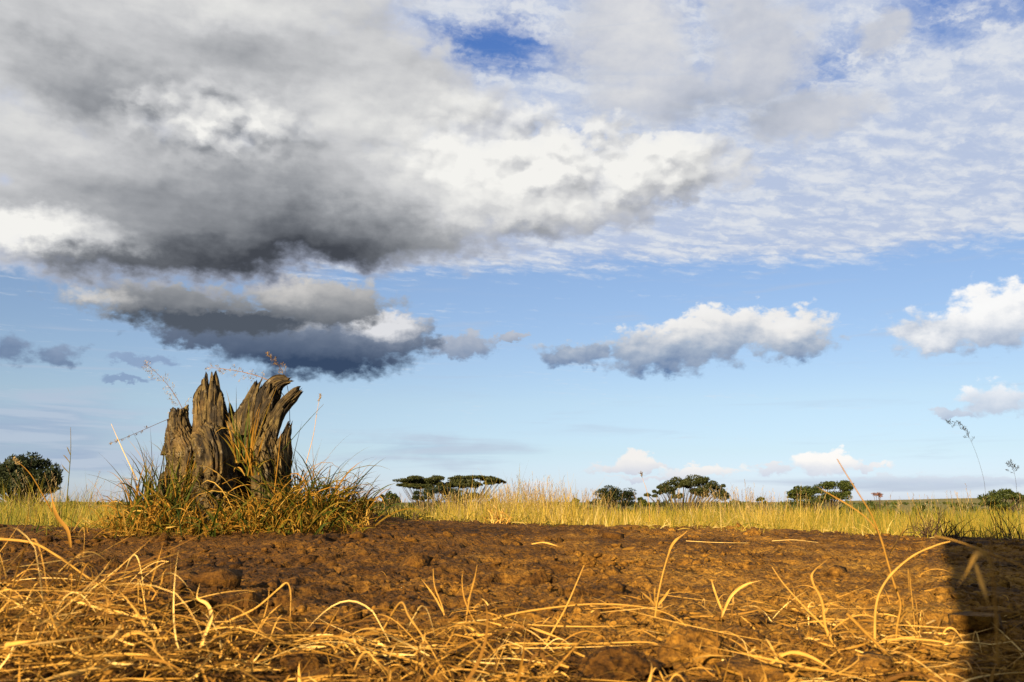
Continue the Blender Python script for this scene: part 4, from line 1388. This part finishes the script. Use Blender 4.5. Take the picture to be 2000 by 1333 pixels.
stalk('thick pale straw looping along the bottom edge under the right clump', [(1488, 1310), (1535, 1277), (1575, 1280), (1620, 1305), (1668, 1340)], 1.14, 1.08, 3.0, leaf=True, tint=.74)
stalk('straw running diagonally down to the bottom edge through the right clump', [(1655, 1200), (1720, 1265), (1760, 1300), (1795, 1338)], 1.30, 1.10, 3.4, tint=.55)
# --- middle foreground
stalk('upright straw stalk with a feathered tip in the middle right of the soil', [(1280, 1205), (1284, 1172), (1295, 1120), (1308, 1078), (1320, 1058), (1342, 1038)], 1.62, 1.60, 2.2, tint=.66,
      sides=[([(1282, 1186), (1268, 1170), (1250, 1154)], 2.4, True), ([(1282, 1186), (1298, 1166), (1309, 1150)], 2.6, True), ([(1281, 1186), (1278, 1165), (1280, 1145)], 2.2, True), ([(1304, 1085), (1313, 1062), (1332, 1044)], 1.6, True)])
stalk('straight slanting straw stuck in the soil near the middle of the foreground', [(1062, 1262), (1078, 1236), (1104, 1190), (1128, 1135), (1141, 1104)], 1.42, 1.44, 2.2, tint=.74)
stalk('long low straw arched over the soil below the feathered upright stalk', [(960, 1212), (1010, 1198), (1090, 1186), (1170, 1180), (1260, 1187), (1320, 1207), (1362, 1247)], 1.50, 1.40, 2.2, tint=.66)
stalk('long straight straw lying level over the soil in the lower middle', [(1006, 1257), (1130, 1258), (1268, 1255), (1290, 1270)], 1.36, 1.33, 2.2, tint=.72)
stalk('pale hooked straw curving right beside the clump of flat clods', [(1408, 1208), (1428, 1165), (1455, 1143), (1492, 1133)], 1.54, 1.52, 2.8, leaf=True, tint=.85)
stalk('short stiff straw leaning left beside the pale hooked straw', [(1412, 1198), (1398, 1162), (1389, 1131)], 1.54, 1.56, 2.4, leaf=True, tint=.78)
stalk('straw bent into a tall inverted V in the lower middle', [(748, 1232), (782, 1178), (800, 1206), (840, 1265), (880, 1338)], 1.40, 1.12, 2.8, tint=.66, m=30)
stalk('straw stalk kinked sharply downwards left of the middle', [(395, 1240), (450, 1212), (500, 1188), (545, 1150), (561, 1139), (568, 1160), (567, 1205)], 1.46, 1.46, 2.6, tint=.74, m=34)
stalk('short upright straw forked at its foot in the middle of the foreground', [(868, 1202), (862, 1180), (849, 1145), (846, 1111)], 1.60, 1.60, 1.9, tint=.7, sides=[([(868, 1202), (848, 1165), (822, 1130)], 1.6, True)])
stalk('thin straw leaning over the hollow in the bare soil', [(914, 1175), (925, 1142), (932, 1104)], 1.7, 1.7, 1.6, tint=.6)
stalk('pale flat straw lying level in the lower left middle', [(552, 1278), (600, 1266), (680, 1256)], 1.30, 1.32, 4.2, leaf=True, tint=.93)
# --- left foreground
stalk('long straw sloping down to the right at the upper left of the straw bank', [(-20, 1052), (60, 1060), (110, 1085), (160, 1120), (205, 1150)], 1.50, 1.42, 3.0, tint=.64)
stalk('long pale straw bent downwards over the dark hollow on the left', [(138, 1172), (200, 1190), (285, 1210), (310, 1242), (332, 1285)], 1.36, 1.24, 3.2, tint=.85, leaf=True)
stalk('long straw lying nearly level across the lower left corner', [(-20, 1302), (100, 1285), (200, 1268), (295, 1252)], 1.18, 1.22, 3.2, tint=.68)
stalk('pale bent leaf standing up at the right end of the straw bank', [(378, 1318), (395, 1255), (412, 1205), (404, 1180), (385, 1168), (390, 1140)], 1.2, 1.28, 3.6, leaf=True, tint=.9)
stalk('thin wavy dry leaf standing on bare soil below the stump', [(284, 1190), (296, 1135), (310, 1090), (320, 1058)], 1.75, 1.85, 1.8, leaf=True, tint=.5)
stalk('second thin wavy leaf, shorter, right beside the one below the stump', [(288, 1186), (312, 1145), (318, 1122), (328, 1108)], 1.72, 1.76, 1.8, leaf=True, tint=.6)
stalk('orange curled dry leaf standing at the edge of the left grass', [(138, 1070), (132, 1036), (112, 1010), (104, 985), (97, 950)], 1.9, 1.9, 3.4, leaf=True, tint=.48)
# --- straws on the bare soil far off
stalk('long thin pale straw lying on the far soil, left of two', [(1340, 1057), (1400, 1060), (1462, 1061)], 3.9, 3.75, .7, tint=.95, group='single straws lying on the far soil')
stalk('curved thin pale straw lying on the far soil, right of two', [(1508, 1057), (1550, 1055), (1598, 1060)], 3.9, 3.7, .75, tint=.97, group='single straws lying on the far soil')
stalk('crumpled tan leaf lying on the far soil in the middle', [(1038, 1063), (1062, 1060), (1085, 1066), (1104, 1072)], 3.55, 3.35, 1.7, leaf=True, tint=.8, group='single straws lying on the far soil')
stalk('short orange leaf lying on the far soil right of the middle', [(1216, 1073), (1232, 1071), (1243, 1068)], 3.2, 3.25, 2.2, leaf=True, tint=.5, group='single straws lying on the far soil')


# ================================================================== grass round the stump
def tuft(px, Y, n, lo, hi, spread, lean, curl, width, tint, label, group, seed, heading=None, z=None, name='grass_tuft', droop=.3, kind=None):
    r = np.random.default_rng(500 + seed)
    c = at(px, 1050, Y)
    x = c.x + r.normal(0, spread, n); y = Y + r.normal(0, spread * .8, n)
    zz = soil_z(x, y) - .01 if z is None else np.full(n, z)
    hd = r.uniform(0, 2 * PI, n) if heading is None else r.normal(heading[0], heading[1], n)
    L = r.uniform(lo, hi, n)
    ln = np.abs(r.normal(lean, .22, n)); cu = np.abs(r.normal(curl, curl * .6, n))
    paths, ref = leaf_paths(np.stack([x, y, zz], -1), L, hd, ln, cu, m=10, drift=r.normal(0, .5, n), power=2.0)
    # some dry leaves fold over half way
    fold = r.random(n) < droop
    if fold.any():
        pf_, rf_ = leaf_paths(np.stack([x, y, zz], -1)[fold], L[fold], hd[fold], ln[fold], cu[fold] + r.uniform(1.3, 2.8, fold.sum()), m=10, drift=r.normal(0, 1.0, fold.sum()), power=2.6)
        paths[fold] = pf_; ref[fold] = rf_
    tn = np.clip(np.where(r.random(n) < 1.15 - tint * 1.35, r.normal(.26, .13, n), r.normal(.70, .16, n)) + fold * .15, 0, 1)
    tw = r.normal(0, .5, n)[:, None] + r.normal(0, .9, n)[:, None] * np.linspace(0, 1, 10)[None]
    P = Pile().add(ribbons(paths, taper(n, 10, width * r.uniform(.5, 1.3, n), .7, .3), ref, .4, tn, twist=tw))
    o = P.build(name, M_tuft, None, origin=Vector((c.x, Y, float(macro(c.x, Y)))))
    tag(o, label, 'grass tuft', group, kind)
    return o


G = 'tufts of grass round the foot of the stump'
NTH = ['leftmost', 'second from the left', 'third from the left', 'fourth from the left', 'fifth from the left', 'sixth from the left', 'seventh from the left', 'eighth from the left', 'middle one',
       'eighth from the right', 'seventh from the right', 'sixth from the right', 'fifth from the right', 'fourth from the right', 'third from the right', 'second from the right', 'rightmost']
front = [(268, 4.75, .10, .30), (290, 4.62, .10, .32), (318, 4.70, .10, .40), (345, 4.56, .08, .30), (370, 4.64, .08, .34), (398, 4.52, .08, .26), (420, 4.62, .08, .34), (445, 4.54, .08, .28), (470, 4.60, .10, .38),
         (495, 4.50, .08, .28), (520, 4.58, .10, .36), (545, 4.52, .08, .30), (570, 4.62, .10, .38), (598, 4.55, .10, .32), (625, 4.66, .10, .36), (650, 4.78, .08, .32), (675, 4.9, .08, .28)]
for k, (px, Y, lo, hi) in enumerate(front):
    tuft(px, Y + .10 * math.sin(k * 2.3), 34 + (k * 17) % 34, lo * .8, hi * (1.15 if px < 430 else 1.4) * (.8 + .45 * math.sin(k * 1.7) ** 2), .07, .62, 1.05, .0042, .60, NTH[k] + ' of the short green and tan tufts sprawling before the stump', G, k, droop=.30)
for k, (px, Y, lo, hi, nth) in enumerate([(282, 4.92, .16, .40, 'leftmost'), (300, 4.86, .22, .52, 'second from the left'), (322, 4.80, .22, .50, 'third from the left'), (342, 4.72, .2, .48, 'rightmost')]):
    tuft(px, Y, 52, lo, hi * 1.1, .055, .26, .60, .0042, .36, nth + ' of the tall green tufts against the stump\'s left flank', G, 30 + k, droop=.15)
for k, (px, Y, lo, hi, nth) in enumerate([(575, 4.85, .2, .52, 'leftmost'), (600, 4.9, .18, .50, 'second from the left'), (625, 4.85, .16, .44, 'third from the left'), (648, 4.95, .14, .38, 'third from the right'), (670, 5.0, .12, .34, 'second from the right'), (692, 5.05, .08, .22, 'rightmost and lowest')]):
    tuft(px, Y, 56, lo, hi * 1.1, .07, .52, 1.0, .0040, .52, nth + ' of the wiry green tufts right of the stump', G, 40 + k, droop=.22)
tuft(470, 4.68, 34, .16, .42, .03, .25, .55, .0046, .56, 'orange and green leaves sprouting from the hollow in the stump\'s middle', G, 91, heading=(-1.0, .75), z=float(at(472, 905, 4.68).z), droop=.15)
tuft(488, 4.66, 22, .10, .30, .03, .35, .9, .0040, .60, 'small tan leaves hanging from the stump\'s dark hollow', G, 92, z=float(at(488, 930, 4.66).z), droop=.55)
tuft(258, 4.9, 44, .14, .36, .06, .5, 1.2, .0040, .84, 'dry curled orange leaves at the far left of the stump\'s grass', G, 93, heading=(-1.3, .6), droop=.6)
tuft(232, 4.6, 40, .08, .22, .14, 1.0, .5, .0028, .74, 'sprawling tan grass on the slope left of the stump', None, 94, droop=.2, name='sprawling_grass', kind='stuff')
tuft(180, 5.4, 60, .10, .26, .22, .8, .6, .0026, .70, 'loose tan grass between the stump and the left field', None, 95, droop=.2, name='sprawling_grass', kind='stuff')
tuft(735, 5.9, 36, .06, .16, .12, 1.1, .6, .0030, .82, 'flattened dry leaves on the crest right of the stump', None, 96, droop=.3, name='sprawling_grass', kind='stuff')


def thatch():
    """dead leaves and fine bits lying thick under the tufts"""
    r = np.random.default_rng(77)
    n = 1500
    px = r.uniform(225, 720, n); Y = r.uniform(4.4, 5.25, n)
    x = (px - 1000) / FPX * Y
    L = np.clip(r.gamma(2.4, .035, n), .03, .22)
    tint = np.clip(r.normal(.70, .18, n), 0, 1)
    s9 = lying(r, x, Y, L, .0016 + .0020 * r.random(n), np.abs(r.normal(0, .05, n)), .002 + .05 * r.random(n) ** 2, drift=1.3, tint=tint)
    o = Pile().add(s9).build('dead_leaves', M_tuft)
    tag(o, 'dead tan leaves lying thick among the grass at the stump', 'dead leaves', kind='stuff')


def crest_litter():
    """short broken grass and dead leaves along the ragged edge where soil meets field"""
    r = np.random.default_rng(78)
    n = 5200
    px = r.uniform(-40, 2040, n)
    Yd = crest_y((px - 1000) / FPX * 6.3) + r.normal(-.08, .20, n)
    x = (px - 1000) / FPX * Yd
    keep = r.random(n) < np.clip(.30 + 1.3 * fbm(x * 1.9, Yd * 1.9, oct=2, seed=66), .04, 1)
    x, Yd = x[keep], Yd[keep]; n = len(x)
    z = soil_z(x, Yd) - .01
    paths, ref = leaf_paths(np.stack([x, Yd, z], -1), r.gamma(2.2, .035, n), r.uniform(0, 2 * PI, n), r.uniform(.2, 1.4, n), r.uniform(.2, 1.6, n), m=7, drift=r.normal(0, .8, n))
    o = Pile().add(ribbons(paths, taper(n, 7, .0016 + .0026 * r.random(n), .7, .3), ref, .4, np.clip(r.normal(.66, .22, n), 0, 1))).build('crest_grass', M_field)
    tag(o, 'short broken grass along the edge between bare soil and field', 'grass', kind='stuff')


thatch()
crest_litter()

# --- single stems and plumes about the stump
S = 'thin grass stems round the stump'
stalk('feathery grass plume leaning left over the short left prong of the stump', [(378, 862), (366, 825), (352, 790), (332, 758), (305, 728), (285, 712)], 5.02, 5.05, .75, tint=.25, name='grass_plume', cat='grass stem', group=S, plume=(.25, 30, 24, .75, .9))
stalk('feathery grass plume arching left from behind the leaning slab of the stump', [(560, 780), (530, 747), (490, 731), (445, 722), (405, 718)], 5.12, 5.12, .8, tint=.5, name='grass_plume', cat='grass stem', group=S, plume=(.30, 24, 22, .7, .8))
stalk('dark grass plume rising above the tip of the leaning slab', [(565, 905), (566, 840), (565, 790), (560, 750), (545, 715), (520, 690)], 5.14, 5.14, .75, tint=.08, name='grass_plume', cat='grass stem', group=S, plume=(.66, 15, 20, .45, 1.0))
stalk('dark stem bent sharply over to the left of the stump', [(334, 905), (332, 870), (327, 824), (322, 822), (262, 848), (212, 868)], 4.9, 4.85, .8, tint=.12, name='grass_stalk', cat='grass stem', group=S, plume=(.72, 10, 8, .5, 1.2), m=34)
stalk('pale bleached straight stalk leaning left of the stump', [(268, 938), (242, 884), (217, 828)], 4.8, 4.8, 1.05, tint=1.0, name='grass_stalk', cat='grass stem', group=S)
stalk('thin straight stem slanting right beyond the right prong of the stump', [(552, 880), (600, 824), (632, 790)], 4.9, 4.95, .8, tint=.3, mat=M_tuft, name='grass_stalk', cat='grass stem', group=S)
stalk('thin pale stem curving up with a narrow head right of the stump', [(598, 905), (612, 850), (620, 800), (626, 772)], 4.95, 4.95, .7, tint=.8, name='grass_stalk', cat='grass stem', group=S, plume=(.8, 6, 8, .7, 2))
stalk('pale straight stem in front of the stump\'s leaning slab', [(484, 930), (495, 870), (502, 830), (507, 799)], 4.62, 4.66, 1.3, tint=.75, mat=M_tuft, name='grass_stalk', cat='grass stem', group=S)
stalk('yellow stem crossing the leaning slab towards its tip', [(496, 872), (512, 830), (527, 790), (541, 756)], 4.62, 4.66, 1.2, tint=.62, mat=M_tuft, name='grass_stalk', cat='grass stem', group=S)
stalk('straw coloured stem in front of the low right prong', [(536, 960), (543, 900), (549, 842)], 4.62, 4.64, 1.3, tint=.85, mat=M_tuft, name='grass_stalk', cat='grass stem', group=S)
stalk('tall drooping stem with a fine seed plume at the right edge of the field', [(1926, 975), (1921, 935), (1908, 890), (1893, 855), (1876, 834), (1848, 826)], 3.2, 3.2, .26, tint=.85, name='grass_plume', cat='grass stem', group='tall seed stems above the field', plume=(.55, 15, 18, .75, 1))
stalk('short bushy seed plume close to the right edge above the bush', [(1988, 985), (1984, 940), (1979, 918), (1972, 904)], 3.4, 3.4, .30, tint=.85, name='grass_plume', cat='grass stem', group='tall seed stems above the field', plume=(.5, 15, 14, .75, 1))
stalk('slender seed stem with side spikes standing in the left field', [(128, 1015), (133, 950), (138, 885), (138, 835)], 3.6, 3.6, 1.0, tint=.5, mat=M_tuft, name='grass_stalk', cat='grass stem', group='tall seed stems above the field', sides=[([(137, 905), (128, 893), (122, 888)], .9, True), ([(136, 925), (125, 914), (120, 906)], .9, True), ([(138, 890), (133, 878), (130, 872)], .9, True)])
stalk('tan grass stalk with a bristly head leaning left in the left field', [(102, 1000), (80, 960), (62, 930), (46, 912), (28, 898)], 3.4, 3.4, 1.3, tint=.8, mat=M_tuft, name='grass_stalk', cat='grass stem', group='tall seed stems above the field', plume=(.80, 10, 12, .8, 2))
stalk('fine nodding seed head alone above the middle of the field', [(1268, 1030), (1268, 985), (1262, 955), (1256, 938), (1252, 925)], 6.6, 6.6, .5, tint=.7, name='grass_stalk', cat='grass stem', group='tall seed stems above the field', plume=(.82, 5, 6, .2, 2))


# --- dry brush on the crest
def brush(label, name, px, py, Y, n, lo, hi, width, mat, tint, seed, flat=.9):
    r = np.random.default_rng(seed)
    c = at(px, py, Y); zg = float(soil_z(np.array([c.x]), np.array([Y]))[0])
    root = np.array([[c.x, Y, zg]]) + r.normal(0, 1, (n, 3)) * np.array([.04, .04, .0])
    k = Y / FPX
    paths, ref = leaf_paths(root, r.uniform(lo, hi, n) * k, r.uniform(0, 2 * PI, n), r.uniform(.2, flat, n), r.normal(.5, .5, n), m=9, drift=r.normal(0, .9, n))
    paths[:, 1:, :] += np.cumsum(r.normal(0, .9 * k, (n, 8, 3)), 1)
    P = Pile().add(tubes(paths, (width * k * np.linspace(1, .3, 9))[None].repeat(n, 0), 4, np.clip(r.normal(tint, .18, n), 0, 1)))
    j = r.integers(3, 8, n * 2); b = np.repeat(paths, 2, 0)[np.arange(n * 2), j]
    tw, _ = leaf_paths(b, r.uniform(.2, .45, n * 2) * hi * k, r.uniform(0, 2 * PI, n * 2), r.uniform(.1, 1.2, n * 2), r.normal(.3, .4, n * 2), m=6)
    P.add(tubes(tw, (width * .5 * k * np.linspace(1, .3, 6))[None].repeat(n * 2, 0), 3, np.clip(r.normal(tint, .18, n * 2), 0, 1)))
    o = P.build(name, mat, None, origin=Vector((c.x, Y, zg)))
    tag(o, label, 'dry brush', 'dry brush along the crest')


brush('dark tangled dead brush on the crest by the shade', 'dead_brush', 1815, 1035, 5.5, 26, 25, 70, 1.1, M_twig, .35, 301, 1.2)
brush('second dark dead brush sprawling right beside the first on the crest', 'dead_brush', 1850, 1040, 5.45, 20, 20, 55, 1.0, M_twig, .35, 302, 1.3)
brush('pale dry forked brush lying on the crest in the middle', 'dead_brush', 975, 1022, 6.2, 18, 14, 42, 1.6, M_straw, .66, 303, 1.2)
brush('small dark broken twig standing on the crest right of the stump', 'dead_twig', 808, 1018, 6.2, 3, 12, 24, 1.7, M_twig, .4, 304, .6)
brush('dark leafless twigs standing in the grass near the right edge', 'dead_twig', 1962, 1035, 5.5, 9, 30, 85, .9, M_twig, .3, 305, .5)
